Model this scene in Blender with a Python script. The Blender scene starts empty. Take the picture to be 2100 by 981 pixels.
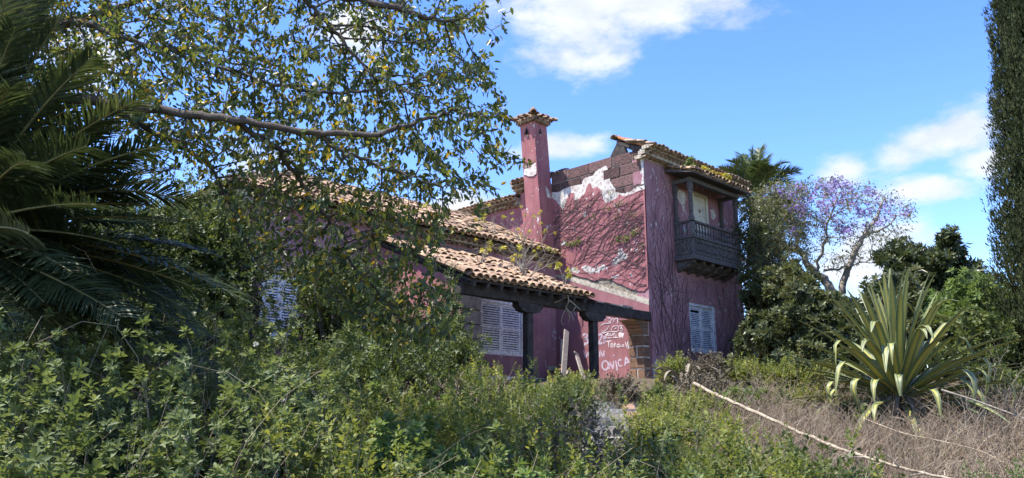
import bpy, math, random
import numpy as np
from mathutils import Vector, Matrix

random.seed(7)
rng = np.random.default_rng(7)
SC = bpy.context.scene
COL = SC.collection
R2 = math.sqrt(0.5)

# ------------------------------------------------------------------ camera, sky, sun, exposure
FPX = 1600.0                       # focal length in photo pixels (photo is 2100 wide)
TILT = math.atan(364.5 / FPX)
EYE = 1.6
cam_d = bpy.data.cameras.new('camera')
cam = bpy.data.objects.new('camera', cam_d)
COL.objects.link(cam)
cam_d.sensor_width = 36.0
cam_d.lens = 36.0 * FPX / 2100.0
cam_d.clip_start = 0.05
cam_d.clip_end = 2000
cam.location = (0, 0, EYE)
cam.rotation_euler = (math.pi / 2 + TILT, 0, -math.pi / 4)
SC.camera = cam

SUN_EL = math.radians(66)
SUN_H = Vector((-0.86, 0.51, 0)).normalized()
SUN_V = Vector((SUN_H.x * math.cos(SUN_EL), SUN_H.y * math.cos(SUN_EL), math.sin(SUN_EL)))
sl = bpy.data.lights.new('sun', 'SUN')
sl.energy = 3.2
sl.angle = math.radians(0.6)
sl.color = (1.0, 0.95, 0.87)
so = bpy.data.objects.new('sun', sl)
so.rotation_euler = SUN_V.to_track_quat('Z', 'Y').to_euler()
COL.objects.link(so)

SC.view_settings.view_transform = 'Standard'
SC.view_settings.look = 'None'
SC.view_settings.gamma = 1.0
SC.view_settings.exposure = 1.85
SC.cycles.max_bounces = 6
SC.cycles.diffuse_bounces = 3
SC.cycles.glossy_bounces = 2
SC.cycles.transmission_bounces = 3
SC.cycles.sample_clamp_indirect = 5.0

w = bpy.data.worlds.new('World')
SC.world = w
w.use_nodes = True
nt = w.node_tree
nt.nodes.clear()


def N(tree, typ, **kw):
    n = tree.nodes.new(typ)
    for k, v in kw.items():
        setattr(n, k, v)
    return n


def math_node(tree, op, a, b=None, clamp=False):
    n = tree.nodes.new('ShaderNodeMath')
    n.operation = op
    n.use_clamp = clamp
    for i, x in enumerate((a, b)):
        if x is None:
            continue
        if isinstance(x, (int, float)):
            n.inputs[i].default_value = x
        else:
            tree.links.new(x, n.inputs[i])
    return n.outputs[0]


sky = N(nt, 'ShaderNodeTexSky', sky_type='NISHITA', sun_disc=False)
sky.sun_elevation = SUN_EL
sky.sun_rotation = math.atan2(SUN_H.x, SUN_H.y)
sky.altitude = 300
sky.air_density = 1.0
sky.dust_density = 0.25
sky.ozone_density = 3.0
hs = N(nt, 'ShaderNodeHueSaturation')
hs.inputs['Hue'].default_value = 0.516
hs.inputs['Saturation'].default_value = 1.24
hs.inputs['Value'].default_value = 0.75
nt.links.new(sky.outputs[0], hs.inputs['Color'])
# clouds: puffs laid out over the whole sky by azimuth and height, broken up by noise
tc = N(nt, 'ShaderNodeTexCoord')
mp = N(nt, 'ShaderNodeMapping')
mp.inputs['Scale'].default_value = (1, 1, 2.0)
nt.links.new(tc.outputs['Generated'], mp.inputs['Vector'])
nz = N(nt, 'ShaderNodeTexNoise')
nz.inputs['Scale'].default_value = 9.0
nz.inputs['Detail'].default_value = 9.0
nz.inputs['Roughness'].default_value = 0.6
nt.links.new(mp.outputs[0], nz.inputs['Vector'])
sep = N(nt, 'ShaderNodeSeparateXYZ')
nt.links.new(tc.outputs['Generated'], sep.inputs[0])
AZ = math_node(nt, 'ARCTAN2', sep.outputs[0], sep.outputs[1])
EL = math_node(nt, 'ARCSINE', sep.outputs[2])
PER = 1.5708
AZM = math_node(nt, 'SUBTRACT', math_node(nt, 'WRAP', AZ, 0.0), 0.0)
wrapn = AZM.node.inputs[0].links[0].from_node
wrapn.inputs[1].default_value = PER      # max
wrapn.inputs[2].default_value = 0.0      # min


def px_dir(u, v):
    x = (u - 1050) / FPX
    y = -(v - 490.5) / FPX
    F = math.cos(TILT) - y * math.sin(TILT)
    U = math.sin(TILT) + y * math.cos(TILT)
    return Vector(((F + x) * R2, (F - x) * R2, U))


def blob(u, v, su, sv, ang=0.0, k=1.0):
    d = px_dir(u, v).normalized()
    a0 = math.atan2(d.x, d.y)
    e0 = math.asin(d.z)
    da = math_node(nt, 'SUBTRACT', AZM, a0)
    de = math_node(nt, 'SUBTRACT', EL, e0)
    c, s = math.cos(ang), math.sin(ang)
    p = math_node(nt, 'ADD', math_node(nt, 'MULTIPLY', da, c / (su / FPX)), math_node(nt, 'MULTIPLY', de, s / (su / FPX)))
    q = math_node(nt, 'ADD', math_node(nt, 'MULTIPLY', da, -s / (sv / FPX)), math_node(nt, 'MULTIPLY', de, c / (sv / FPX)))
    r = math_node(nt, 'SQRT', math_node(nt, 'ADD', math_node(nt, 'MULTIPLY', p, p), math_node(nt, 'MULTIPLY', q, q)))
    return math_node(nt, 'MULTIPLY', math_node(nt, 'SUBTRACT', 1.0, r), k)


dens = None
for b in [(1150, 20, 210, 120, -0.15, 1.15), (1310, -5, 240, 90, 0.0, 1.1), (1450, -25, 170, 75, 0, .9), (1165, 110, 60, 60, 0, .6),
          (1895, 288, 175, 38, 0.30, .9), (1965, 262, 95, 42, 0.2, 1.0), (1735, 345, 75, 38, 0, .85),
          (1870, 388, 85, 26, 0.0, .9), (2010, 338, 50, 24, 0, .7), (1130, 302, 105, 26, 0.05, .85), (1760, 545, 130, 85, 0, 1.0),
          (500, 350, 110, 50, 0, .9), (930, 425, 90, 40, 0, .8), (720, 60, 90, 70, 0, .8), (200, 120, 120, 60, 0, .8)]:
    o = blob(*b)
    dens = o if dens is None else math_node(nt, 'MAXIMUM', dens, o)
nzc = math_node(nt, 'MULTIPLY', math_node(nt, 'SUBTRACT', nz.outputs[0], 0.5), 3.0)
raw = math_node(nt, 'ADD', math_node(nt, 'MAXIMUM', dens, -1.2), nzc)
mr = N(nt, 'ShaderNodeMapRange', interpolation_type='SMOOTHSTEP')
mr.inputs['From Min'].default_value = -0.12
mr.inputs['From Max'].default_value = 0.80
nt.links.new(raw, mr.inputs['Value'])
nz2 = N(nt, 'ShaderNodeTexNoise')
nz2.inputs['Scale'].default_value = 16.0
nz2.inputs['Detail'].default_value = 6.0
nt.links.new(mp.outputs[0], nz2.inputs['Vector'])
cr = N(nt, 'ShaderNodeValToRGB')
cr.color_ramp.elements[0].position = 0.30
cr.color_ramp.elements[0].color = (1.5, 1.63, 1.9, 1)
cr.color_ramp.elements[1].position = 0.62
cr.color_ramp.elements[1].color = (2.0, 2.05, 2.15, 1)
nt.links.new(nz2.outputs[0], cr.inputs[0])
mx = N(nt, 'ShaderNodeMix', data_type='RGBA')
nt.links.new(math_node(nt, 'MULTIPLY', mr.outputs[0], 0.93), mx.inputs[0])
nt.links.new(hs.outputs[0], mx.inputs[6])
nt.links.new(cr.outputs[0], mx.inputs[7])
bg = N(nt, 'ShaderNodeBackground')
bg.inputs['Strength'].default_value = 0.15
nt.links.new(mx.outputs[2], bg.inputs['Color'])
wo = N(nt, 'ShaderNodeOutputWorld')
nt.links.new(bg.outputs[0], wo.inputs['Surface'])

# ------------------------------------------------------------------ places
def W(f, r, z):
    """f metres ahead of the photographer, r metres to the right, height z"""
    return np.array(((f + r) * R2, (f - r) * R2, z))


def at(u, v, d):
    q = px_dir(u, v)
    s = d / ((q.x + q.y) * R2)
    return np.array((q.x * s, q.y * s, EYE + q.z * s))


def onX(u, v, X):
    q = px_dir(u, v)
    s = X / q.x
    return q.y * s, EYE + q.z * s


def ground_z(f, r):
    f = np.asarray(f, float)
    r = np.asarray(r, float)
    z = np.clip((f - 2.0) * 0.045, 0, 0.27) + np.clip((f - 8.0) * 0.218, 0, 2.18)
    z = z + 0.05 * np.sin(f * 0.9 + r * 0.4) * np.cos(r * 0.7) * np.clip((17 - f) / 8, 0, 1)
    z = z + np.clip(f - 45, 0, 400) * 0.01
    return z


def gz_xy(x, y):
    return ground_z((x + y) * R2, (x - y) * R2)


# ------------------------------------------------------------------ materials
def new_mat(name):
    m = bpy.data.materials.new(name)
    m.use_nodes = True
    t = m.node_tree
    t.nodes.clear()
    out = N(t, 'ShaderNodeOutputMaterial')
    p = N(t, 'ShaderNodeBsdfPrincipled')
    t.links.new(p.outputs[0], out.inputs['Surface'])
    return m, t, p, out


def noise(t, scale, detail=4, rough=0.55, vec=None, stretch=None):
    n = N(t, 'ShaderNodeTexNoise')
    n.inputs['Scale'].default_value = scale
    n.inputs['Detail'].default_value = detail
    n.inputs['Roughness'].default_value = rough
    if vec is None:
        g = N(t, 'ShaderNodeNewGeometry')
        vec = g.outputs['Position']
    if stretch:
        m = N(t, 'ShaderNodeMapping')
        m.inputs['Scale'].default_value = stretch
        t.links.new(vec, m.inputs[0])
        vec = m.outputs[0]
    t.links.new(vec, n.inputs['Vector'])
    return n.outputs[0]


def ramp(t, fac, stops):
    c = N(t, 'ShaderNodeValToRGB')
    e = c.color_ramp.elements
    while len(e) < len(stops):
        e.new(0.5)
    for i, (p, col) in enumerate(stops):
        e[i].position = p
        e[i].color = (*col, 1) if len(col) == 3 else col
    t.links.new(fac, c.inputs[0])
    return c.outputs[0]


def mixc(t, fac, a, b, blend='MIX'):
    m = N(t, 'ShaderNodeMix', data_type='RGBA', blend_type=blend)
    for i, x in ((0, fac), (6, a), (7, b)):
        if isinstance(x, (int, float)):
            m.inputs[i].default_value = x
        elif isinstance(x, tuple):
            m.inputs[i].default_value = (*x, 1)
        else:
            t.links.new(x, m.inputs[i])
    return m.outputs[2]


def bump(t, p, h, strength=0.4, dist=0.02):
    b = N(t, 'ShaderNodeBump')
    b.inputs['Strength'].default_value = strength
    b.inputs['Distance'].default_value = dist
    t.links.new(h, b.inputs['Height'])
    t.links.new(b.outputs[0], p.inputs['Normal'])


def g2(a):
    return (a, a, a)


def surf(name, c1, c2, scale=3.0, rough=0.85, bscale=25.0, bstr=0.4, bdist=0.02, stretch=None, dirt=None, objrand=0.0):
    m, t, p, o = new_mat(name)
    n = noise(t, scale, 6, 0.6, stretch=stretch)
    col = ramp(t, n, [(0.3, c1), (0.7, c2)])
    if dirt:
        n2 = noise(t, scale * 3.3, 5, 0.65)
        col = mixc(t, ramp(t, n2, [(0.48, g2(0)), (0.66, g2(1))]), col, dirt)
    if objrand:
        oi = N(t, 'ShaderNodeObjectInfo')
        at_ = N(t, 'ShaderNodeAttribute', attribute_name='rnd')
        rr = math_node(t, 'FRACT', math_node(t, 'ADD', oi.outputs['Random'], at_.outputs['Fac']))
        hv = N(t, 'ShaderNodeHueSaturation')
        t.links.new(math_node(t, 'ADD', math_node(t, 'MULTIPLY', rr, objrand), 1 - objrand * 0.55), hv.inputs['Value'])
        t.links.new(col, hv.inputs['Color'])
        col = hv.outputs[0]
    t.links.new(col, p.inputs['Base Color'])
    p.inputs['Roughness'].default_value = rough
    p.inputs['Specular IOR Level'].default_value = 0.25
    bump(t, p, noise(t, bscale, 6, 0.65, stretch=stretch), bstr, bdist)
    return m


def stucco(name, ca, cb, speck=0.62, white=(0.55, 0.52, 0.47)):
    m, t, p, o = new_mat(name)
    n = noise(t, 1.3, 6, 0.6)
    col = ramp(t, n, [(0.25, ca), (0.75, cb)])
    st = noise(t, 2.2, 5, 0.6, stretch=(3, 3, 0.35))
    col = mixc(t, math_node(t, 'MULTIPLY', ramp(t, st, [(0.45, g2(0)), (0.75, g2(1))]), 0.38), col, (0.07, 0.035, 0.045))
    gr = noise(t, 14, 5, 0.7)
    col = mixc(t, math_node(t, 'MULTIPLY', ramp(t, gr, [(0.5, g2(0)), (0.8, g2(1))]), 0.25), col, (0.09, 0.045, 0.05))
    a = noise(t, 9.0, 4, 0.6, stretch=(1, 1, 0.55))
    b = noise(t, 1.1, 3, 0.5)
    msk = math_node(t, 'ADD', a, math_node(t, 'MULTIPLY', math_node(t, 'SUBTRACT', b, 0.5), 0.55))
    sp = ramp(t, msk, [(speck, g2(0)), (speck + 0.018, g2(1))])
    a2 = noise(t, 34.0, 3, 0.5, stretch=(1, 1, 0.7))
    b2 = noise(t, 2.6, 4, 0.6)
    m2 = math_node(t, 'ADD', a2, math_node(t, 'MULTIPLY', math_node(t, 'SUBTRACT', b2, 0.5), 0.5))
    sp2 = ramp(t, m2, [(speck + 0.005, g2(0)), (speck + 0.03, g2(1))])
    sp = math_node(t, 'MAXIMUM', sp, math_node(t, 'MULTIPLY', sp2, 0.8))
    fd = noise(t, 4.5, 6, 0.7)
    col = mixc(t, math_node(t, 'MULTIPLY', ramp(t, fd, [(0.5, g2(0)), (0.72, g2(1))]), 0.28), col, (0.27, 0.15, 0.145))
    col = mixc(t, sp, col, white)
    t.links.new(col, p.inputs['Base Color'])
    p.inputs['Roughness'].default_value = 0.9
    p.inputs['Specular IOR Level'].default_value = 0.15
    h = math_node(t, 'SUBTRACT', math_node(t, 'MULTIPLY', noise(t, 30, 6, 0.7), 0.6), math_node(t, 'MULTIPLY', sp, 0.5))
    bump(t, p, h, 0.5, 0.02)
    return m


def leafmat(name, stops, rough=0.5, trans=0.35, tcol=(0.25, 0.33, 0.05), spec=0.35):
    m, t, p, o = new_mat(name)
    a = N(t, 'ShaderNodeAttribute', attribute_name='rnd')
    oi = N(t, 'ShaderNodeObjectInfo')
    at_lib = math_node(t, 'FRACT', math_node(t, 'ADD', a.outputs['Fac'], 0.0))
    col = ramp(t, at_lib, stops)
    n = noise(t, 60, 2, 0.5)
    col = mixc(t, math_node(t, 'MULTIPLY', n, 0.25), col, mixc(t, 1.0, col, (0.5, 0.5, 0.5), 'MULTIPLY'))
    t.links.new(col, p.inputs['Base Color'])
    p.inputs['Roughness'].default_value = rough
    p.inputs['Specular IOR Level'].default_value = spec
    tr = N(t, 'ShaderNodeBsdfTranslucent')
    t.links.new(mixc(t, 0.45, col, mixc(t, 1.0, col, (2.2, 2.0, 0.9), 'MULTIPLY')), tr.inputs['Color'])
    ms = N(t, 'ShaderNodeMixShader')
    ms.inputs[0].default_value = trans
    t.links.new(p.outputs[0], ms.inputs[1])
    t.links.new(tr.outputs[0], ms.inputs[2])
    t.links.new(ms.outputs[0], o.inputs['Surface'])
    return m


PINK = stucco('weathered_pink_stucco', (0.275, 0.102, 0.108), (0.40, 0.165, 0.165), 0.68)
PINKR = stucco('faded_shade_tinted_pink_stucco', (0.25, 0.122, 0.140), (0.38, 0.205, 0.225), 0.675, (0.45, 0.42, 0.42))  # faded pink stucco; purple of the shaded sides is put into the colour
PINKD = stucco('painted_pink_porch_stucco', (0.26, 0.115, 0.125), (0.33, 0.15, 0.16), 0.76)
WHITEPL = surf('white_undercoat', (0.44, 0.41, 0.36), (0.62, 0.60, 0.55), 3, 0.9, 20, 0.5, dirt=(0.30, 0.20, 0.18))
CREAM = surf('cream_old_render', (0.36, 0.32, 0.25), (0.55, 0.50, 0.41), 3, 0.9, 20, 0.5, dirt=(0.22, 0.18, 0.14))
BROWNR = surf('brown_stained_render', (0.12, 0.085, 0.07), (0.23, 0.165, 0.135), 3, 0.95, 18, 0.7, 0.03, dirt=(0.09, 0.07, 0.06))
RENDER = surf('tan_rough_render', (0.20, 0.165, 0.12), (0.40, 0.35, 0.27), 2.5, 0.95, 12, 0.8, 0.04, dirt=(0.10, 0.085, 0.07))
STONE = surf('dark_red_volcanic_stone', (0.085, 0.05, 0.045), (0.17, 0.095, 0.085), 4, 0.95, 18, 0.9, 0.04, dirt=(0.06, 0.045, 0.045), objrand=0.7)
MORTAR = surf('grey_mortar', (0.22, 0.20, 0.17), (0.36, 0.33, 0.28), 5, 0.95, 25, 0.6)
EAVEM = surf('whitewashed_eave_mortar', (0.34, 0.29, 0.22), (0.54, 0.48, 0.38), 5, 0.95, 25, 0.6, dirt=(0.15, 0.115, 0.085))
TILE = surf('ochre_clay_tile', (0.24, 0.145, 0.088), (0.43, 0.30, 0.195), 2.2, 0.9, 25, 0.5, dirt=(0.13, 0.095, 0.07), objrand=0.55)
TILER = surf('red_clay_tile', (0.36, 0.13, 0.065), (0.50, 0.24, 0.13), 2.2, 0.9, 25, 0.5, dirt=(0.16, 0.09, 0.065), objrand=0.5)
TILEE = surf('greyed_eave_tile', (0.22, 0.145, 0.095), (0.42, 0.30, 0.20), 3.2, 0.95, 25, 0.5, dirt=(0.09, 0.07, 0.06), objrand=0.5)
WOOD = surf('charred_black_timber', (0.018, 0.015, 0.014), (0.075, 0.062, 0.055), 7, 0.75, 30, 0.7, 0.02, stretch=(1, 1, 1), objrand=0.3)
WOODB = surf('weathered_black_balcony_wood', (0.026, 0.024, 0.026), (0.12, 0.108, 0.105), 14, 0.7, 40, 0.8, 0.015, dirt=(0.13, 0.12, 0.115), objrand=0.3)
WOODG = surf('grey_weathered_board', (0.20, 0.175, 0.15), (0.36, 0.32, 0.28), 6, 0.9, 35, 0.6, stretch=(1, 1, 4))
WHITEP = surf('chalky_white_paint', (0.70, 0.69, 0.68), (0.82, 0.81, 0.80), 4, 0.6, 25, 0.25, 0.01, dirt=(0.42, 0.38, 0.34))
WHITEW = surf('flaking_white_paint', (0.52, 0.53, 0.56), (0.74, 0.75, 0.78), 7, 0.7, 25, 0.4, 0.01, dirt=(0.16, 0.14, 0.13))
DOORW = surf('cream_door_paint', (0.42, 0.39, 0.32), (0.58, 0.55, 0.47), 5, 0.6, 25, 0.3, 0.01)
BRICK = surf('porous_red_brown_block', (0.15, 0.085, 0.055), (0.27, 0.16, 0.105), 6, 0.95, 30, 0.8, 0.03, dirt=(0.10, 0.07, 0.05), objrand=0.4)
SPRAYW = surf('white_spray_paint', (0.42, 0.28, 0.30), (0.74, 0.70, 0.70), 9, 0.7, 25, 0.2)
SPRAYB = surf('pale_blue_spray_paint', (0.33, 0.20, 0.25), (0.55, 0.50, 0.60), 7, 0.7, 25, 0.2)
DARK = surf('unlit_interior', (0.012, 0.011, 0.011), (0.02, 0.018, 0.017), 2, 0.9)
SOIL = surf('dry_brown_soil', (0.055, 0.042, 0.028), (0.12, 0.09, 0.06), 1.2, 0.95, 12, 0.9, 0.05, dirt=(0.06, 0.07, 0.03))
BARK = surf('grey_brown_bark', (0.045, 0.036, 0.029), (0.115, 0.095, 0.078), 8, 0.9, 45, 0.8, 0.02)
BARKP = surf('pale_grey_bark', (0.17, 0.145, 0.115), (0.33, 0.29, 0.235), 6, 0.9, 40, 0.7, 0.02)
VINE = surf('dead_vine_stem', (0.055, 0.036, 0.038), (0.12, 0.085, 0.08), 9, 0.9, 40, 0.5)
TWIG = surf('dry_straw_twig', (0.21, 0.165, 0.11), (0.42, 0.35, 0.255), 3, 0.85, 40, 0.3)
DRYG = surf('dry_brown_grass', (0.14, 0.10, 0.07), (0.33, 0.25, 0.175), 2.5, 0.9, 30, 0.3)
STALK = surf('bleached_flower_stalk', (0.24, 0.195, 0.14), (0.44, 0.37, 0.27), 7, 0.85, 30, 0.7, 0.015, dirt=(0.13, 0.10, 0.07))
STEPM = surf('pale_worn_step', (0.32, 0.30, 0.27), (0.52, 0.50, 0.46), 5, 0.85, 25, 0.4, dirt=(0.17, 0.15, 0.12))
TERRA = surf('terracotta_kerb', (0.20, 0.11, 0.075), (0.31, 0.18, 0.125), 5, 0.9, 25, 0.5, dirt=(0.16, 0.12, 0.09))
ROCK = surf('pale_grey_stone', (0.17, 0.16, 0.14), (0.34, 0.32, 0.28), 5, 0.95, 18, 0.8, 0.03)
PALMT = surf('fibrous_palm_trunk', (0.07, 0.05, 0.032), (0.17, 0.125, 0.08), 9, 0.95, 30, 0.9, 0.04)

FICUS = leafmat('glossy_fig_leaf', [(0.0, (0.045, 0.072, 0.022)), (0.45, (0.085, 0.118, 0.032)), (0.84, (0.17, 0.185, 0.04)), (0.92, (0.30, 0.24, 0.03)), (1.0, (0.38, 0.23, 0.02))], 0.38, 0.45, spec=0.45)
PALML = leafmat('dark_palm_leaflet', [(0.0, (0.022, 0.036, 0.016)), (0.6, (0.045, 0.066, 0.026)), (1.0, (0.095, 0.112, 0.045))], 0.5, 0.22)
PALMB = leafmat('green_palm_leaflet', [(0.0, (0.045, 0.07, 0.025)), (0.6, (0.08, 0.11, 0.035)), (1.0, (0.13, 0.15, 0.06))], 0.45, 0.25)
PALMDRY = leafmat('dead_palm_leaflet', [(0.0, (0.06, 0.05, 0.035)), (1.0, (0.16, 0.13, 0.085))], 0.8, 0.1)
SHRUBA = leafmat('grey_green_shrub_leaf', [(0.0, (0.065, 0.092, 0.030)), (0.55, (0.125, 0.165, 0.055)), (1.0, (0.215, 0.25, 0.09))], 0.55, 0.35)
SHRUBB = leafmat('fresh_green_weed_leaf', [(0.0, (0.075, 0.10, 0.022)), (0.5, (0.155, 0.185, 0.04)), (0.88, (0.26, 0.275, 0.06)), (1.0, (0.36, 0.30, 0.07))], 0.6, 0.4)
SHRUBC = leafmat('deep_green_climber_leaf', [(0.0, (0.04, 0.06, 0.02)), (0.55, (0.08, 0.11, 0.03)), (1.0, (0.15, 0.175, 0.05))], 0.5, 0.35)
LOQUAT = leafmat('dark_leathery_leaf', [(0.0, (0.032, 0.046, 0.020)), (0.6, (0.062, 0.080, 0.032)), (1.0, (0.13, 0.14, 0.06))], 0.38, 0.25)
OLIVE = leafmat('olive_leathery_leaf', [(0.0, (0.05, 0.062, 0.025)), (0.6, (0.09, 0.105, 0.04)), (1.0, (0.17, 0.17, 0.075))], 0.42, 0.25)
BRIGHT = leafmat('light_green_leaf', [(0.0, (0.07, 0.11, 0.03)), (1.0, (0.17, 0.24, 0.06))], 0.5, 0.35)
CYPR = leafmat('olive_cypress_spray', [(0.0, (0.026, 0.036, 0.015)), (0.6, (0.05, 0.063, 0.024)), (1.0, (0.095, 0.10, 0.036))], 0.75, 0.15, spec=0.15)
JACL = leafmat('grey_green_feathery_leaf', [(0.0, (0.07, 0.085, 0.035)), (1.0, (0.16, 0.165, 0.075))], 0.6, 0.35)
JACF = leafmat('violet_blossom', [(0.0, (0.17, 0.13, 0.36)), (0.6, (0.26, 0.20, 0.50)), (1.0, (0.38, 0.31, 0.60))], 0.6, 0.35, spec=0.1)
YELROS = leafmat('yellow_green_rosette', [(0.0, (0.22, 0.24, 0.05)), (0.6, (0.42, 0.38, 0.05)), (1.0, (0.55, 0.42, 0.06))], 0.5, 0.3)
ORAROS = leafmat('orange_green_rosette', [(0.0, (0.22, 0.24, 0.05)), (0.6, (0.45, 0.30, 0.05)), (1.0, (0.55, 0.22, 0.05))], 0.5, 0.3)
PUFF = leafmat('white_seed_puff', [(0.0, (0.45, 0.43, 0.42)), (1.0, (0.66, 0.64, 0.62))], 0.9, 0.2, spec=0.1)
DEADLEAF = surf('bleached_dead_leaf', (0.13, 0.105, 0.075), (0.30, 0.26, 0.195), 3, 0.85, 30, 0.4)


def agave_material():
    m, t, p, o = new_mat('variegated_agave_leaf')
    a = N(t, 'ShaderNodeAttribute', attribute_name='across')
    ab = math_node(t, 'ABSOLUTE', a.outputs['Fac'])
    nb = noise(t, 30, 3, 0.5)
    ab = math_node(t, 'ADD', ab, math_node(t, 'MULTIPLY', math_node(t, 'SUBTRACT', nb, 0.5), 0.25))
    col = ramp(t, ab, [(0.0, (0.31, 0.285, 0.07)), (0.36, (0.30, 0.27, 0.065)), (0.48, (0.11, 0.145, 0.05)), (0.8, (0.07, 0.105, 0.04)), (1.0, (0.17, 0.185, 0.08))])
    r = N(t, 'ShaderNodeAttribute', attribute_name='rnd')
    col = mixc(t, math_node(t, 'MULTIPLY', r.outputs['Fac'], 0.22), col, (0.14, 0.15, 0.06))
    t.links.new(col, p.inputs['Base Color'])
    p.inputs['Roughness'].default_value = 0.5
    bump(t, p, noise(t, 60, 3, 0.5), 0.15, 0.01)
    return m


AGAVE = agave_material()

# ------------------------------------------------------------------ mesh helpers
ORG = {}


def link(o, parent=None):
    COL.objects.link(o)
    if parent is not None:
        o.parent = parent
        ORG[o.name] = ORG.get(parent.name, np.zeros(3))
    return o


def tag(o, label=None, cat=None, group=None, kind=None):
    if label:
        o['label'] = label
    if cat:
        o['category'] = cat
    if group:
        o['group'] = group
    if kind:
        o['kind'] = kind
    return o


def thing(name, loc, label, cat, group=None):
    o = bpy.data.objects.new(name, None)
    o.empty_display_size = 0.2
    COL.objects.link(o)
    o.location = loc
    ORG[o.name] = np.array(loc, float)
    return tag(o, label, cat, group)


def mesh_obj(name, v, fs, mat, parent=None, rnd=None, across=None, smooth=False, kind=None):
    """v (n,3) world coordinates; fs list of (m,k) int arrays or a list of index lists"""
    v = np.asarray(v, float).reshape(-1, 3)
    org = ORG.get(parent.name, np.zeros(3)) if parent is not None else np.zeros(3)
    me = bpy.data.meshes.new(name)
    if isinstance(fs, np.ndarray):
        fs = [fs]
    if len(fs) and isinstance(fs[0], np.ndarray):
        fs = [f for f in fs if len(f)]
        nl = sum(f.size for f in fs)
        npoly = sum(len(f) for f in fs)
        me.vertices.add(len(v))
        me.vertices.foreach_set('co', (v - org).astype(np.float32).ravel())
        me.loops.add(nl)
        me.loops.foreach_set('vertex_index', np.concatenate([f.ravel() for f in fs]).astype(np.int32))
        tot = np.concatenate([np.full(len(f), f.shape[1]) for f in fs]).astype(np.int32)
        st = np.concatenate([[0], np.cumsum(tot)[:-1]]).astype(np.int32)
        me.polygons.add(npoly)
        me.polygons.foreach_set('loop_start', st)
        me.polygons.foreach_set('loop_total', tot)
        me.update(calc_edges=True)
    else:
        me.from_pydata((v - org).tolist(), [], [list(f) for f in fs])
        me.update()
    if rnd is not None:
        a = me.attributes.new('rnd', 'FLOAT', 'FACE')
        a.data.foreach_set('value', np.asarray(rnd, np.float32))
    if across is not None:
        a = me.attributes.new('across', 'FLOAT', 'POINT')
        a.data.foreach_set('value', np.asarray(across, np.float32))
    if smooth:
        me.polygons.foreach_set('use_smooth', np.ones(len(me.polygons), bool))
    me.materials.append(mat)
    o = bpy.data.objects.new(name, me)
    link(o, parent)
    if kind:
        o['kind'] = kind
    return o


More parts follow.
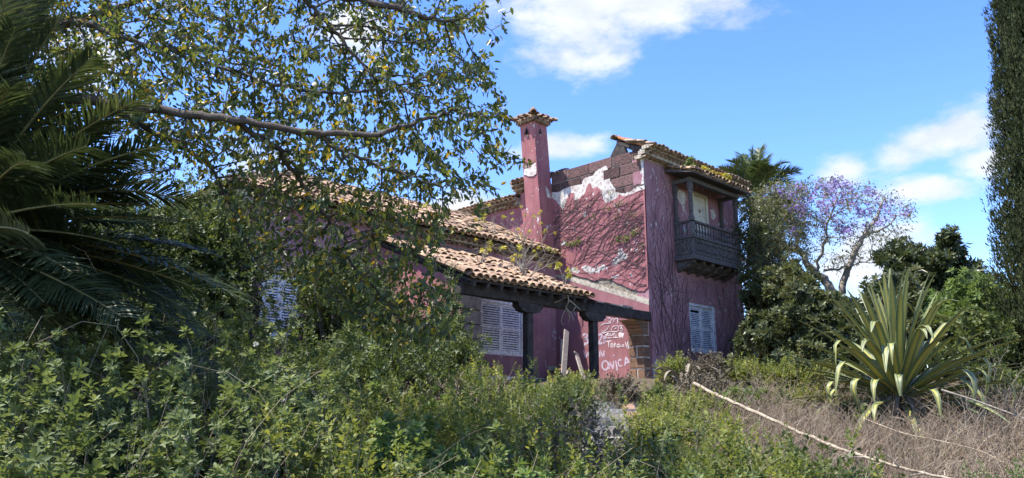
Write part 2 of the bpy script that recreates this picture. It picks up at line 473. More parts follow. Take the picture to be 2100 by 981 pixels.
class MB:
    def __init__(s):
        s.v = []
        s.f = []

    def add(s, vs, fs):
        n = len(s.v)
        s.v += [tuple(map(float, p)) for p in vs]
        s.f += [[i + n for i in f] for f in fs]
        return s

    def box(s, x0, x1, y0, y1, z0, z1, bev=0.0):
        if bev <= 0:
            return s.add([(x0, y0, z0), (x1, y0, z0), (x1, y1, z0), (x0, y1, z0), (x0, y0, z1), (x1, y0, z1), (x1, y1, z1), (x0, y1, z1)],
                         [(0, 3, 2, 1), (4, 5, 6, 7), (0, 1, 5, 4), (1, 2, 6, 5), (2, 3, 7, 6), (3, 0, 4, 7)])
        vs, idx = [], {}
        for ax in range(3):
            for sx in (0, 1):
                for sy in (0, 1):
                    for sz in (0, 1):
                        q = [(x0, x1)[sx], (y0, y1)[sy], (z0, z1)[sz]]
                        sg = [1 - 2 * sx, 1 - 2 * sy, 1 - 2 * sz]
                        for k in range(3):
                            if k != ax:
                                q[k] += sg[k] * bev
                        idx[(ax, sx, sy, sz)] = len(vs)
                        vs.append(q)
        fs = []
        for ax in range(3):
            o1, o2 = [k for k in range(3) if k != ax]
            for sgn in (0, 1):
                loop = []
                for a, b in ((0, 0), (1, 0), (1, 1), (0, 1)):
                    k = [0, 0, 0]
                    k[ax] = sgn
                    k[o1] = a
                    k[o2] = b
                    loop.append(idx[(ax, *k)])
                fs.append(loop)
        for ax in range(3):       # edges parallel to ax
            o1, o2 = [k for k in range(3) if k != ax]
            for a in (0, 1):
                for b in (0, 1):
                    def kk(e, face):
                        k = [0, 0, 0]
                        k[ax] = e
                        k[o1] = a
                        k[o2] = b
                        return idx[(face, *k)]
                    fs.append([kk(0, o1), kk(1, o1), kk(1, o2), kk(0, o2)])
        for sx in (0, 1):
            for sy in (0, 1):
                for sz in (0, 1):
                    fs.append([idx[(0, sx, sy, sz)], idx[(1, sx, sy, sz)], idx[(2, sx, sy, sz)]])
        return s.add(vs, fs)

    def obox(s, c, ax, ay, az, hx, hy, hz):
        c, ax, ay, az = (np.array(q, float) for q in (c, ax, ay, az))
        vs = [c + ax * hx * a + ay * hy * b + az * hz * d for d in (-1, 1) for a, b in ((-1, -1), (1, -1), (1, 1), (-1, 1))]
        return s.add(vs, [(0, 3, 2, 1), (4, 5, 6, 7), (0, 1, 5, 4), (1, 2, 6, 5), (2, 3, 7, 6), (3, 0, 4, 7)])

    def prism(s, poly, ext):
        """poly: 3-D loop; ext: extrusion vector"""
        p = [np.array(q, float) for q in poly]
        e = np.array(ext, float)
        n = len(p)
        return s.add(p + [q + e for q in p], [list(range(n)), list(range(2 * n - 1, n - 1, -1))] + [[i, i + n, (i + 1) % n + n, (i + 1) % n] for i in range(n)])

    def lathe(s, cx, cy, prof, n=8, ang0=0.0):
        vs = []
        for r, z in prof:
            for k in range(n):
                a = ang0 + 2 * math.pi * k / n
                vs.append((cx + r * math.cos(a), cy + r * math.sin(a), z))
        m = len(prof)
        fs = [[i * n + k, i * n + (k + 1) % n, (i + 1) * n + (k + 1) % n, (i + 1) * n + k] for i in range(m - 1) for k in range(n)]
        fs += [list(range(n - 1, -1, -1)), [(m - 1) * n + k for k in range(n)]]
        return s.add(vs, fs)

    def build(s, name, mat, parent=None, smooth=False, kind=None):
        return mesh_obj(name, s.v, s.f, mat, parent, smooth=smooth, kind=kind)


def unit(a):
    a = np.asarray(a, float)
    return a / np.maximum(np.linalg.norm(a, axis=-1, keepdims=True), 1e-9)


def frames(d, nrm):
    """rows d = leaf axis, nrm = rough upper side; columns side, axis, normal"""
    d = unit(d)
    s = unit(np.cross(d, nrm))
    n = np.cross(s, d)
    return np.stack([s, d, n], axis=-1)


def inst(tv, tf, Rm, T, S):
    tv = np.asarray(tv, float)
    tf = np.asarray(tf, int)
    K = len(T)
    S = np.broadcast_to(np.asarray(S, float), (K,))
    v = np.einsum('kij,nj->kni', Rm, tv) * S[:, None, None] + np.asarray(T)[:, None, :]
    f = tf[None] + (np.arange(K) * len(tv))[:, None, None]
    return v.reshape(-1, 3), f.reshape(-1, tf.shape[1])


LEAF6_V = np.array([(0, 0, 0), (0.23, 0.30, 0.05), (0.19, 0.68, 0.02), (0, 1, -0.10), (-0.19, 0.68, 0.02), (-0.23, 0.30, 0.05)])
LEAF6_F = np.array([(0, 1, 2, 3), (0, 3, 4, 5)])
LEAF3_V = np.array([(0, 0, 0), (0.25, 0.42, 0.05), (0, 1, -0.04), (-0.25, 0.42, 0.05)])
LEAF3_F = np.array([(0, 1, 2), (0, 2, 3)])


def segs(a, b, ra, rb, n=5):
    """many tapered tube pieces at once -> verts, quads"""
    a, b = np.asarray(a, float), np.asarray(b, float)
    K = len(a)
    ra = np.broadcast_to(np.asarray(ra, float), (K,))
    rb = np.broadcast_to(np.asarray(rb, float), (K,))
    d = unit(b - a)
    ref = np.where(np.abs(d[:, 2:3]) > 0.9, np.array([[1.0, 0, 0]]), np.array([[0, 0, 1.0]]))
    s = unit(np.cross(d, ref))
    t = np.cross(d, s)
    th = np.arange(n) * 2 * math.pi / n
    c = s[:, None] * np.cos(th)[None, :, None] + t[:, None] * np.sin(th)[None, :, None]
    v = np.concatenate([a[:, None] + c * ra[:, None, None], b[:, None] + c * rb[:, None, None]], axis=1)
    q = np.array([[k, (k + 1) % n, n + (k + 1) % n, n + k] for k in range(n)])
    f = q[None] + (np.arange(K) * 2 * n)[:, None, None]
    return v.reshape(-1, 3), f.reshape(-1, 4)


def cat(parts):
    vs, fs, o = [], [], 0
    for v, f in parts:
        vs.append(v)
        fs.append(f + o)
        o += len(v)
    return np.concatenate(vs), np.concatenate(fs)


def smooth_path(pts, per=6):
    p = [np.array(q, float) for q in pts]
    p = [2 * p[0] - p[1]] + p + [2 * p[-1] - p[-2]]
    out = []
    for i in range(1, len(p) - 2):
        for k in range(per):
            t = k / per
            out.append(0.5 * ((2 * p[i]) + (-p[i - 1] + p[i + 1]) * t + (2 * p[i - 1] - 5 * p[i] + 4 * p[i + 1] - p[i + 2]) * t * t
                              + (-p[i - 1] + 3 * p[i] - 3 * p[i + 1] + p[i + 2]) * t ** 3))
    out.append(p[-2])
    return np.array(out)


def tube(path, r, n=8):
    """one continuous tapered tube"""
    path = np.asarray(path, float)
    m = len(path)
    r = np.broadcast_to(np.asarray(r, float), (m,))
    tg = unit(np.gradient(path, axis=0))
    nrm = np.array([0.3, 0.2, 1.0])
    vs = []
    for i in range(m):
        nrm = nrm - tg[i] * nrm.dot(tg[i])
        nrm = nrm / max(np.linalg.norm(nrm), 1e-6)
        bi = np.cross(tg[i], nrm)
        for k in range(n):
            a = 2 * math.pi * k / n
            vs.append(path[i] + (nrm * math.cos(a) + bi * math.sin(a)) * r[i])
    f = [[i * n + k, i * n + (k + 1) % n, (i + 1) * n + (k + 1) % n, (i + 1) * n + k] for i in range(m - 1) for k in range(n)]
    return np.array(vs), np.array(f)


def lerp_r(m, r0, r1):
    return np.linspace(r0, r1, m)


def copy_at(src, name, M, parent):
    o = src.copy() if src else None
    o.name = name
    COL.objects.link(o)
    o.parent = parent
    return o

# ------------------------------------------------------------------ ground
fr = np.concatenate([np.linspace(-12, 1, 8), np.linspace(1.6, 24, 90), np.linspace(25, 60, 20), np.linspace(70, 400, 12)])
rr = np.concatenate([np.linspace(-300, -40, 8), np.linspace(-36, -14, 12), np.linspace(-13, 14, 90), np.linspace(15, 40, 12), np.linspace(50, 300, 8)])
FF, RR = np.meshgrid(fr, rr, indexing='ij')
ZZ = ground_z(FF, RR) + rng.normal(0, 0.015, FF.shape) * (FF < 24) * (FF > 1)
gv = np.stack([(FF + RR) * R2, (FF - RR) * R2, ZZ], -1).reshape(-1, 3)
nf, nr = FF.shape
ii = (np.arange(nf - 1)[:, None] * nr + np.arange(nr - 1)[None]).ravel()
gq = np.stack([ii, ii + nr, ii + nr + 1, ii + 1], -1)
tag(mesh_obj('ground', gv, gq[:, ::-1], SOIL, smooth=True), 'dry brown soil sloping up to the house', kind='structure')

# ------------------------------------------------------------------ the house
XK, YK = 18.36, 12.85         # near corner of the tower
XE, YB = 23.8, 17.94          # far sides of the tower
YW = 16.4                     # front wall of the long wing
XW = 7.6                      # near end of the wing
house = thing('abandoned_house', (16.0, 15.0, 2.4), 'derelict pink stucco house with tower, tiled wing and black wooden balcony', 'house')


def tile_shape(r=0.105, L=0.44, taper=0.82, th=0.016, n=5):
    vs = []
    for y, k in ((0, 1.0), (L, taper)):
        for rad in (r * k, r * k - th):
            for i in range(n + 1):
                a = math.pi * i / n
                vs.append((math.cos(a) * rad, y, math.sin(a) * rad * 0.85))
    m = n + 1
    fs = []
    for i in range(n):
        fs.append((i, i + 1, 2 * m + i + 1, 2 * m + i))
        fs.append((m + i + 1, m + i, 3 * m + i, 3 * m + i + 1))
        fs.append((i + 1, i, m + i, m + i + 1))
        fs.append((2 * m + i, 2 * m + i + 1, 3 * m + i + 1, 3 * m + i))
    fs.append((0, 2 * m, 3 * m, m))
    fs.append((m + n, 3 * m + n, 2 * m + n, n))
    return np.array(vs), np.array(fs)


TILE_V, TILE_F = tile_shape()
TILE_ME = {}


def tile_mesh(mat):
    if mat.name not in TILE_ME:
        me = bpy.data.meshes.new('tile')
        me.from_pydata(TILE_V.tolist(), [], TILE_F.tolist())
        me.materials.append(mat)
        TILE_ME[mat.name] = me
    return TILE_ME[mat.name]


def tile_mat(p, along, up, flip=False, s=1.0, jit=0.02):
    """local x = along the eave, y = up the slope"""
    x = np.array(along, float)
    y = unit(np.array(up, float) + rng.normal(0, jit, 3))
    z = np.cross(x, y)
    if z[2] < 0:
        z, x = -z, -x
    if flip:
        z, x = -z, -x
    x = np.cross(y, z)
    M = np.eye(4)
    M[:3, 0], M[:3, 1], M[:3, 2], M[:3, 3] = x * s, y * s, z * s, p
    return M


def tile_objects(name, mats, mat, parent):
    org = ORG[parent.name]
    me = tile_mesh(mat)
    for M in mats:
        o = bpy.data.objects.new(name, me)
        M = M.copy()
        M[:3, 3] -= org
        COL.objects.link(o)
        o.parent = parent
        o.matrix_local = Matrix(M.tolist())


def tile_mass(name, mats, mat, parent):
    A = np.array(mats)
    v, f = inst(TILE_V, TILE_F, A[:, :3, :3], A[:, :3, 3], 1.0)
    mesh_obj(name, v, f, mat, parent, rnd=np.repeat(rng.random(len(A)), len(TILE_F)), kind='stuff')


def slope_tiles(o, along, up, L, S, keep=None, sp=0.215, row=0.345):
    """covers and pans of a roof slope; keep(s, t) decides which stand"""
    o, along, up = np.array(o, float), unit(along), unit(up)
    nrm = np.cross(along, up)
    if nrm[2] < 0:
        nrm = -nrm
    cov, pan = [], []
    nc, nrw = int(L / sp), int(math.ceil(S / row))
    for r in range(nrw):
        for c in range(nc):
            s, t = (c + 0.5) * sp, r * row
            if keep and not keep(s, t):
                continue
            j = rng.normal(0, 0.012, 3)
            cov.append((r, tile_mat(o + along * s + up * t + nrm * (0.05 + 0.012 * (r % 2)) + j, along, up + nrm * -0.03, jit=0.03)))
            pan.append((r, tile_mat(o + along * (s + sp / 2) + up * (t + 0.03) + nrm * 0.075, along, up, flip=True, jit=0.015)))
    return cov, pan


def eave_tiles(parent, o, along, out, L, courses, mat=TILEE, sp=0.215, mortar=True, gaps=0.02):
    """stacked courses of tile ends under a roof edge, each with its mortar bed"""
    o, along, out = np.array(o, float), unit(along), unit(out)
    mats = []
    for k, (proj, z, off) in enumerate(courses):
        n = int(L / sp)
        for c in range(n):
            if rng.random() < gaps:
                continue
            p = o + along * ((c + 0.5 + off) * sp) + out * proj
            p[2] = z + rng.normal(0, 0.006)
            mats.append(tile_mat(p + rng.normal(0, 0.008, 3), along, -out + np.array((0, 0, 0.10)), jit=0.025))
        if mortar:
            b = MB()
            dp = 0.12
            c0 = o + along * (L / 2) + out * (proj - 0.15 - dp)
            c0[2] = z + 0.03
            b.obox(c0, along, out, (0, 0, 1), L / 2 - 0.01, dp, 0.055)
            b.build('eave_mortar', EAVEM, parent)
    tile_objects('eave_tile', mats, mat, parent)


def wall_front(mb, x0, x1, z0, z1, holes, y0, y1):
    """a wall in the XZ plane between y0 (outer) and y1 with rectangular holes"""
    xs = sorted({x0, x1, *[h[0] for h in holes], *[h[1] for h in holes]})
    zs = sorted({z0, z1, *[h[2] for h in holes], *[h[3] for h in holes]})
    inside = lambda a, b: any(h[0] < a < h[1] and h[2] < b < h[3] for h in holes)
    for i in range(len(xs) - 1):
        for k in range(len(zs) - 1):
            if inside((xs[i] + xs[i + 1]) / 2, (zs[k] + zs[k + 1]) / 2):
                continue
            a, b, c, d = xs[i], xs[i + 1], zs[k], zs[k + 1]
            mb.add([(a, y0, c), (b, y0, c), (b, y0, d), (a, y0, d)], [(0, 1, 2, 3)])
            mb.add([(a, y1, c), (b, y1, c), (b, y1, d), (a, y1, d)], [(3, 2, 1, 0)])
    for a, b, c, d in list(holes) + [(x0, x1, z0, z1)]:
        mb.add([(a, y0, c), (b, y0, c), (b, y1, c), (a, y1, c)], [(0, 1, 2, 3)])
        mb.add([(a, y0, d), (b, y0, d), (b, y1, d), (a, y1, d)], [(3, 2, 1, 0)])
        mb.add([(a, y0, c), (a, y1, c), (a, y1, d), (a, y0, d)], [(0, 1, 2, 3)])
        mb.add([(b, y0, c), (b, y1, c), (b, y1, d), (b, y0, d)], [(3, 2, 1, 0)])


def jag(pts, amp=0.03, n=4):
    """break up an outline with small irregular steps"""
    out = []
    for i in range(len(pts) - 1):
        a, b = np.array(pts[i], float), np.array(pts[i + 1], float)
        for k in range(n):
            t = k / n
            out.append(a + (b - a) * t + (rng.normal(0, amp, 2) if k else rng.normal(0, amp * 0.4, 2)))
    out.append(np.array(pts[-1], float))
    return out


def sheet_x(name, yz, x_out, x_in, mat, parent):
    mb = MB()
    mb.prism([(x_out, p[0], p[1]) for p in yz], (x_in - x_out, 0, 0))
    return mb.build(name, mat, parent)


# --- tower: right-hand face with the window and the balcony door
win_r = (20.45, 21.95, 3.5, 5.0)
door_r = (20.93, 21.85, 6.2, 8.62)
mb = MB()
wall_front(mb, XK + 0.022, XE, 1.9, 9.12, [win_r, door_r], YK, YK + 0.4)
wall_r = mb.build('tower_wall', PINKR, house)
MB().box(XE - 0.4, XE - 0.003, YK + 0.4, YB, 1.9, 9.1).build('tower_wall', PINKR, house)
MB().box(XK + 0.45, XE - 0.4, YB - 0.4, YB - 0.003, 1.9, 9.1).build('tower_wall', PINKR, house)
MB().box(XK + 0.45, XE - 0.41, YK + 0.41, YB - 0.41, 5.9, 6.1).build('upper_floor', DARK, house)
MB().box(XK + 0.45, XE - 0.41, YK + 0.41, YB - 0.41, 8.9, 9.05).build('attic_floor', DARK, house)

# --- tower: left-hand face, rough core, then undercoat and pink coats that have come away
core = MB()
core.box(XK + 0.03, XK + 0.44, YK + 0.02, YB, 1.9, 8.0)
wall_l = core.build('tower_side_wall', RENDER, house)
Z1 = lambda x, y: onX(1040 + x / 3.066, 200 + y / 3.066, XK)
Z2 = lambda x, y: onX(1120 + x / 6.13, 480 + y / 6.13, XK)
YL = 16.56


def clampy(p):
    return (min(max(p[0], YK), YL), p[1])


white_top = [Z1(*q) for q in [(270, 602), (330, 590), (400, 560), (470, 545), (480, 510), (540, 490), (575, 450), (620, 432), (640, 470), (645, 520),
                              (665, 560), (690, 595), (745, 605), (790, 575), (820, 560), (868, 545)]]
pink_top = [Z1(*q) for q in [(270, 625), (310, 650), (345, 705), (362, 690), (375, 640), (395, 600), (420, 600), (420, 690), (440, 680), (450, 640), (490, 600),
                             (510, 545), (525, 540), (535, 580), (560, 555), (590, 590), (600, 640), (620, 665), (655, 650), (690, 630), (700, 612),
                             (740, 622), (800, 598), (868, 575)]]
scar_top = [Z2(*q) for q in [(1290, 655), (1240, 705), (1170, 722), (1060, 690), (960, 640), (870, 605), (820, 568), (740, 560), (660, 566), (640, 582),
                             (560, 580), (520, 555), (430, 540), (330, 510), (110, 505), (40, 480)]]
wt = [clampy(p) for p in jag(white_top, 0.018, 4)]
pt = [clampy(p) for p in jag(pink_top, 0.014, 4)]
stp = [clampy(p) for p in jag(scar_top, 0.012, 4)]
wt[0], wt[-1] = (YL, wt[0][1]), (YK, wt[-1][1])
pt[0], pt[-1] = (YL, pt[0][1]), (YK, pt[-1][1])
stp[0], stp[-1] = (YK, stp[0][1]), (YL, stp[-1][1])
sheet_x('undercoat', wt + [(YK, 6.6), (YL, 6.6)], XK + 0.012, XK + 0.05, WHITEPL, wall_l)
sheet_x('pink_plaster', pt + stp, XK, XK + 0.045, PINK, wall_l)
sheet_x('pink_plaster', [(YL, 6.02), (YK, 4.70), (YK, 1.9), (YL, 1.9)], XK, XK + 0.045, PINKD, wall_l)
sheet_x('white_band', jag([(YL, 6.16), (14.6, 5.45), (YK, 4.87)], 0.012, 8) + [(YK, 4.705), (YL, 6.025)], XK + 0.006, XK + 0.04, CREAM, wall_l)
for q in [[(1180, 515), (1205, 500), (1235, 495), (1262, 480), (1290, 470)]]:
    pass
# lighter scars where only the paint has come off
Zf = lambda u, v: onX(u, v, XK)
for pl in [[(1268, 512), (1276, 510), (1280, 520), (1288, 522), (1286, 532), (1272, 536), (1262, 545), (1254, 543), (1258, 533), (1266, 526)],
           [(1192, 548), (1202, 543), (1214, 548), (1224, 552), (1240, 541), (1242, 548), (1228, 560), (1214, 562), (1200, 557)],
           [(1164, 554), (1180, 549), (1190, 556), (1184, 562), (1168, 560)],
           [(1253, 567), (1262, 565), (1270, 566), (1264, 571), (1255, 570)],
           [(1298, 515), (1306, 510), (1308, 513), (1300, 517)], [(1291, 563), (1295, 560), (1298, 565), (1294, 569)],
           [(1150, 500), (1158, 492), (1160, 499), (1153, 506)], [(1195, 438), (1201, 434), (1203, 442), (1198, 446)], [(1266, 430), (1270, 428), (1270, 434)]]:
    yz = jag([Zf(*p) for p in pl] + [Zf(*pl[0])], 0.02, 3)[:-1]
    sheet_x('bare_patch', yz, XK - 0.003, XK + 0.01, WHITEPL, wall_l)
# exposed stone courses at the top of that face
MB().box(XK + 0.05, XK + 0.40, YK + 0.03, YL, 8.0, 9.40).build('stone_bed', MORTAR, wall_l)
for k in range(4):
    y = YK + 0.004 + (0.0 if k % 2 else 0.0)
    z0 = 8.02 + k * 0.352
    first = True
    while y < YL - 0.1:
        ln = random.uniform(0.62, 1.05) if not (first and k % 2) else random.uniform(0.35, 0.5)
        first = False
        y2 = min(y + ln, YL)
        if YL - y2 < 0.3:
            y2 = YL
        pr = random.uniform(-0.012, 0.014)
        top = 9.43 + random.uniform(-0.015, 0.02) if k == 3 else z0 + 0.335
        MB().box(XK + 0.022 + pr, XK + 0.36, y, y2 - 0.022, z0 + random.uniform(0, 0.012), top, 0.014).build('stone_block', STONE, wall_l)
        y = y2
MB().box(XK - 0.012, XK + 0.28, YL + 0.005, YB, 1.9, 9.05).build('tower_side_wall', PINK, house)
# whitewashed corner strip near the eave
sheet_x('corner_strip', jag([(YK + 0.12, 9.40), (YK + 0.10, 9.0), (YK + 0.05, 8.6), (YK + 0.12, 8.3)], 0.01, 3) + [(YK + 0.006, 8.3), (YK + 0.006, 9.40)], XK + 0.002, XK + 0.04, WHITEPL, wall_l)

# --- tower roof edge and what is left of the roof
troof = MB().box(XK + 0.2, XE + 0.2, YK - 0.20, YK + 0.5, 9.15, 9.36).build('tower_roof', EAVEM, house)
eave_tiles(troof, (XK - 0.12, YK, 0), (1, 0, 0), (0, -1, 0), XE - XK + 0.5, [(0.16, 9.10, 0.0), (0.29, 9.22, 0.5), (0.44, 9.36, 0.0)])
cov, pan = slope_tiles((XK - 0.12, YK - 0.42, 9.36), (1, 0, 0), (0, 0.93, 0.34), XE - XK + 0.5, 1.0, sp=0.215)
tile_mass('roof_tiles', [m for _, m in cov + pan], TILEE, troof)
# broken corner of the old roof standing above the parapet
brk = MB()
brk.prism([(XK + 0.06, YK - 0.1, 9.40), (XK + 0.06, 13.86, 9.90), (XK + 0.06, 13.86, 9.80), (XK + 0.06, YK + 0.2, 9.40)], (0.9, 0, 0))
brk.build('roof_boards', WOOD, troof)
b2 = MB()
b2.prism([(XK + 0.07, 13.80, 9.92), (XK + 0.07, 14.14, 9.44), (XK + 0.07, 14.06, 9.44), (XK + 0.07, 13.5, 9.44), (XK + 0.07, 13.6, 9.7)], (0.12, 0, 0))
b2.build('roof_boards', WOOD, troof)
cov, pan = slope_tiles((XK + 0.02, YK + 0.05, 9.46), (1, 0, 0), (0, 0.88, 0.47), 0.95, 1.02)
tile_objects('roof_tile', [m for _, m in cov], TILER, troof)
tile_mass('roof_tiles', [m for _, m in pan], TILER, troof)
tile_objects('ridge_tile', [tile_mat(np.array((XK - 0.02 + 0.36 * k, 13.92, 10.0 - 0.03 * k)), (0, 1, 0), (1, 0, 0.02), s=1.25) for k in range(3)], TILEE, troof)
# surviving eave behind the chimney
eave_tiles(troof, (XK - 0.01, 17.2, 0), (0, 1, 0), (-1, 0, 0), 1.05, [(0.10, 9.06, 0.0), (0.22, 9.18, 0.5), (0.34, 9.31, 0.0)])
MB().box(XK + 0.0, XK + 1.2, 17.0, YB + 0.2, 9.12, 9.30).build('eave_slab', EAVEM, troof)
cov, pan = slope_tiles((XK - 0.34, 17.0, 9.34), (0, 1, 0), (0.95, 0, 0.28), 1.2, 1.4)
tile_mass('roof_tiles', [m for _, m in cov + pan], TILEE, troof)
for k in range(4):
    tile_mats = [tile_mat(np.array((XK - 0.05 + 0.1 * k, 16.25 - 0.03 * k, 9.40 + 0.045 * k)), (0, 1, 0), (1, 0.2 * k, 0.1), s=0.8, jit=0.2)]
    tile_objects('loose_tile', tile_mats, TILEE, troof)

# --- chimney, leaning a little
chim_prof = (17.74, 18.37, 16.50, 17.12)
LEAN = np.array((-0.14, 0.10))


def chz(z):
    t = (z - 7.0) / 4.1
    return LEAN * t + np.array((0.10, -0.04)) * (1 - t)


cv = []
zs = [5.8, 7.2, 8.2, 9.2, 10.2, 11.12]
for z in zs:
    sx, sy = chz(z)
    x0, x1, y0, y1 = chim_prof
    cv += [(x0 + sx, y0 + sy, z), (x1 + sx, y0 + sy, z), (x1 + sx, y1 + sy, z), (x0 + sx, y1 + sy, z)]
cf = [[i * 4 + k, i * 4 + (k + 1) % 4, (i + 1) * 4 + (k + 1) % 4, (i + 1) * 4 + k] for i in range(len(zs) - 1) for k in range(4)]
cf += [[3, 2, 1, 0], [len(cv) - 4 + k for k in range(4)]]
chim = mesh_obj('chimney', cv, cf, PINK, house)
sx, sy = chz(11.12)
cx0, cx1, cy0, cy1 = chim_prof[0] + sx, chim_prof[1] + sx, chim_prof[2] + sy, chim_prof[3] + sy
ccx, ccy = (cx0 + cx1) / 2, (cy0 + cy1) / 2
MB().box(cx0 - 0.10, cx1 + 0.10, cy0 - 0.10, cy1 + 0.10, 11.12, 11.28).build('cap_slab', TILEE, chim)
for (o, al, ou, L) in [((cx0, cy0, 0), (1, 0, 0), (0, -1, 0), cx1 - cx0), ((cx0, cy0, 0), (0, 1, 0), (-1, 0, 0), cy1 - cy0),
                       ((cx0, cy1, 0), (1, 0, 0), (0, 1, 0), cx1 - cx0), ((cx1, cy0, 0), (0, 1, 0), (1, 0, 0), cy1 - cy0)]:
    al_, ou_ = np.array(al, float), np.array(ou, float)
    ms = []
    for (proj, z, ext) in ((0.10, 11.07, 0.04), (0.17, 11.16, 0.10), (0.26, 11.27, 0.20)):
        n = 4 if ext > 0.1 else 3
        for c in range(n):
            t = (c + 0.5) / n
            fan = (t - 0.5) * 0.55
            p = np.array(o, float) + al_ * (t * (L + 2 * ext) - ext) + ou_ * proj
            p[2] = z
            ms.append(tile_mat(p, al_, -ou_ - al_ * fan + np.array((0, 0, 0.18)), s=0.72, jit=0.04))
    tile_objects('cap_tile', ms, TILEE, chim)
for sxn, syn in ((-1, -1), (1, -1), (-1, 1), (1, 1)):
    d = unit(np.array((-sxn, -syn, 0.32)))
    tile_objects('cap_tile', [tile_mat(np.array((ccx + sxn * 0.58, ccy + syn * 0.58, 11.28)), np.cross(d, (0, 0, 1)), d, s=0.95),
                              tile_mat(np.array((ccx + sxn * 0.36, ccy + syn * 0.36, 11.40)), np.cross(d, (0, 0, 1)), d, s=0.95)], TILEE, chim)
MB().lathe(ccx, ccy, [(0.42, 11.33), (0.22, 11.48), (0.13, 11.56), (0.12, 11.66), (0.06, 11.74), (0.01, 11.76)], 8).build('cap_finial', TILEE, chim)
for px_, py_, ax in ((cx0 + 0.02, ccy, 'x'), (ccx, cy0 + 0.015, 'y')):
    mbt = MB()
    if ax == 'x':
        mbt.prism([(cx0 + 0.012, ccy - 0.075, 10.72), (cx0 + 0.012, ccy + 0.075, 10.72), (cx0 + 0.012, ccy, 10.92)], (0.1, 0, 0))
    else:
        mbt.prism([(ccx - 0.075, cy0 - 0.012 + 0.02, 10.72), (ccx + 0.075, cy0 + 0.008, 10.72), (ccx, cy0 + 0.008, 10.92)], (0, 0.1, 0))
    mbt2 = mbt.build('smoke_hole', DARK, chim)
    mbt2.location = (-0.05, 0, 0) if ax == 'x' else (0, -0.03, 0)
# bare brick showing on the shaft
for kk, (u0, v0, u1, v1) in enumerate([(1081, 322, 1103, 352)]):
    for r in range(5):
        for c in range(3):
            if rng.random() < 0.25:
                continue
            z = 9.42 + r * 0.075
            s_ = chz(z)
            y = chim_prof[2] + s_[1] + 0.06 + c * 0.18 + (r % 2) * 0.07
            MB().box(chim_prof[0] + s_[0] - 0.006, chim_prof[0] + s_[0] + 0.04, y, y + 0.155, z, z + 0.055).build('brick', BRICK, chim)
    s_ = chz(9.6)
    sheet_x('bare_patch', jag([(chim_prof[2] + s_[1] + a, b) for a, b in [(0.02, 9.30), (0.30, 9.26), (0.60, 9.38), (0.56, 9.75), (0.42, 9.92), (0.30, 9.85), (0.12, 9.88), (0.02, 9.7), (0.02, 9.30)]], 0.03, 3)[:-1],
            chim_prof[0] + s_[0] - 0.004, chim_prof[0] + s_[0] + 0.04, WHITEPL, chim)
pp = MB()
s_ = chz(8.7)
pp.prism([(chim_prof[0] + s_[0] + a, chim_prof[2] + s_[1] - 0.004, b) for a, b in [(0.30, 8.95), (0.42, 8.88), (0.50, 8.8), (0.61, 8.6), (0.61, 8.0), (0.56, 7.9), (0.50, 8.25), (0.42, 8.5), (0.36, 8.75)]], (0, 0.03, 0))
pp.build('bare_patch', WHITEPL, chim)

# --- lower block behind, with its own eave
MB().box(XK + 0.005, XK + 5, YB + 0.003, 24.6, 2.0, 8.62).build('rear_wall', PINK, house)
rroof = MB().box(XK - 0.02, XK + 5, YB + 0.006, 24.9, 8.62, 8.78).build('rear_roof', EAVEM, house)
eave_tiles(rroof, (XK + 0.005, YB + 0.05, 0), (0, 1, 0), (-1, 0, 0), 4.2, [(0.12, 8.58, 0.0), (0.24, 8.69, 0.5), (0.36, 8.81, 0.0)])
cov, pan = slope_tiles((XK - 0.34, YB + 0.05, 8.84), (0, 1, 0), (0.95, 0, 0.30), 6.4, 3.0)
tile_mass('roof_tiles', [m for _, m in cov + pan], TILE, rroof)

# --- long wing
win_w = (15.1, 16.92, 3.35, 4.95)
win_l = (8.35, 9.40, 3.30, 4.82)
mb = MB()
wall_front(mb, XW, XK + 0.02, 1.7, 6.36, [win_w, win_l], YW, YW + 0.4)
wingw = mb.build('wing_wall', PINKR, house)
MB().box(XW + 0.003, XW + 0.4, YW + 0.4, 23.6, 1.7, 6.34).build('wing_end_wall', PINK, house)
MB().box(XW + 0.4, XK + 0.4, 23.2, 23.6, 1.7, 6.34).build('wing_back_wall', PINKR, house)
RZ, RY = 8.46, 20.0
ES = (RZ - 6.62) / (RY - 16.02)
wroof = MB()
HX = 10.9
wroof.add([(7.34, 16.14, 6.56), (XK + 0.03, 16.14, 6.56), (XK + 0.03, RY, RZ - 0.05), (HX, RY, RZ - 0.05), (7.34, 23.9, 6.56), (XK + 0.03, 23.9, 6.56)],
          [(0, 1, 2, 3), (4, 0, 3), (5, 4, 3, 2), (0, 4, 5, 1)])
wroof = wroof.build('wing_roof', MORTAR, house)
up = unit((0, 1, ES))
SL = math.hypot(RY - 16.02, RZ - 6.62)
cov, pan = slope_tiles((7.22, 16.0, 6.60), (1, 0, 0), up, XK - 7.24, SL, keep=lambda s, t: s > t / SL * (HX - 7.24) and not (rng.random() < 0.012))
cov.sort(key=lambda c: c[0])
tile_objects('roof_tile', [m for r, m in cov if r == 0], TILE, wroof)
tile_mass('roof_tiles', [m for r, m in cov if r > 0] + [m for _, m in pan], TILE, wroof)
EX = (RZ - 6.62) / (HX - 7.24)
SX = math.hypot(RZ - 6.62, HX - 7.24)
cov, pan = slope_tiles((7.22, 16.0, 6.60), (0, 1, 0), unit((1, 0, EX)), 7.9, SX,
                       keep=lambda s, t: t / SX * 3.98 < s < 8.0 - t / SX * 3.98)
tile_mass('roof_tiles', [m for _, m in cov + pan], TILE, wroof)
hip0, hip1 = np.array((7.20, 15.98, 6.70)), np.array((HX, RY, RZ + 0.08))
nh = int(np.linalg.norm(hip1 - hip0) / 0.36)
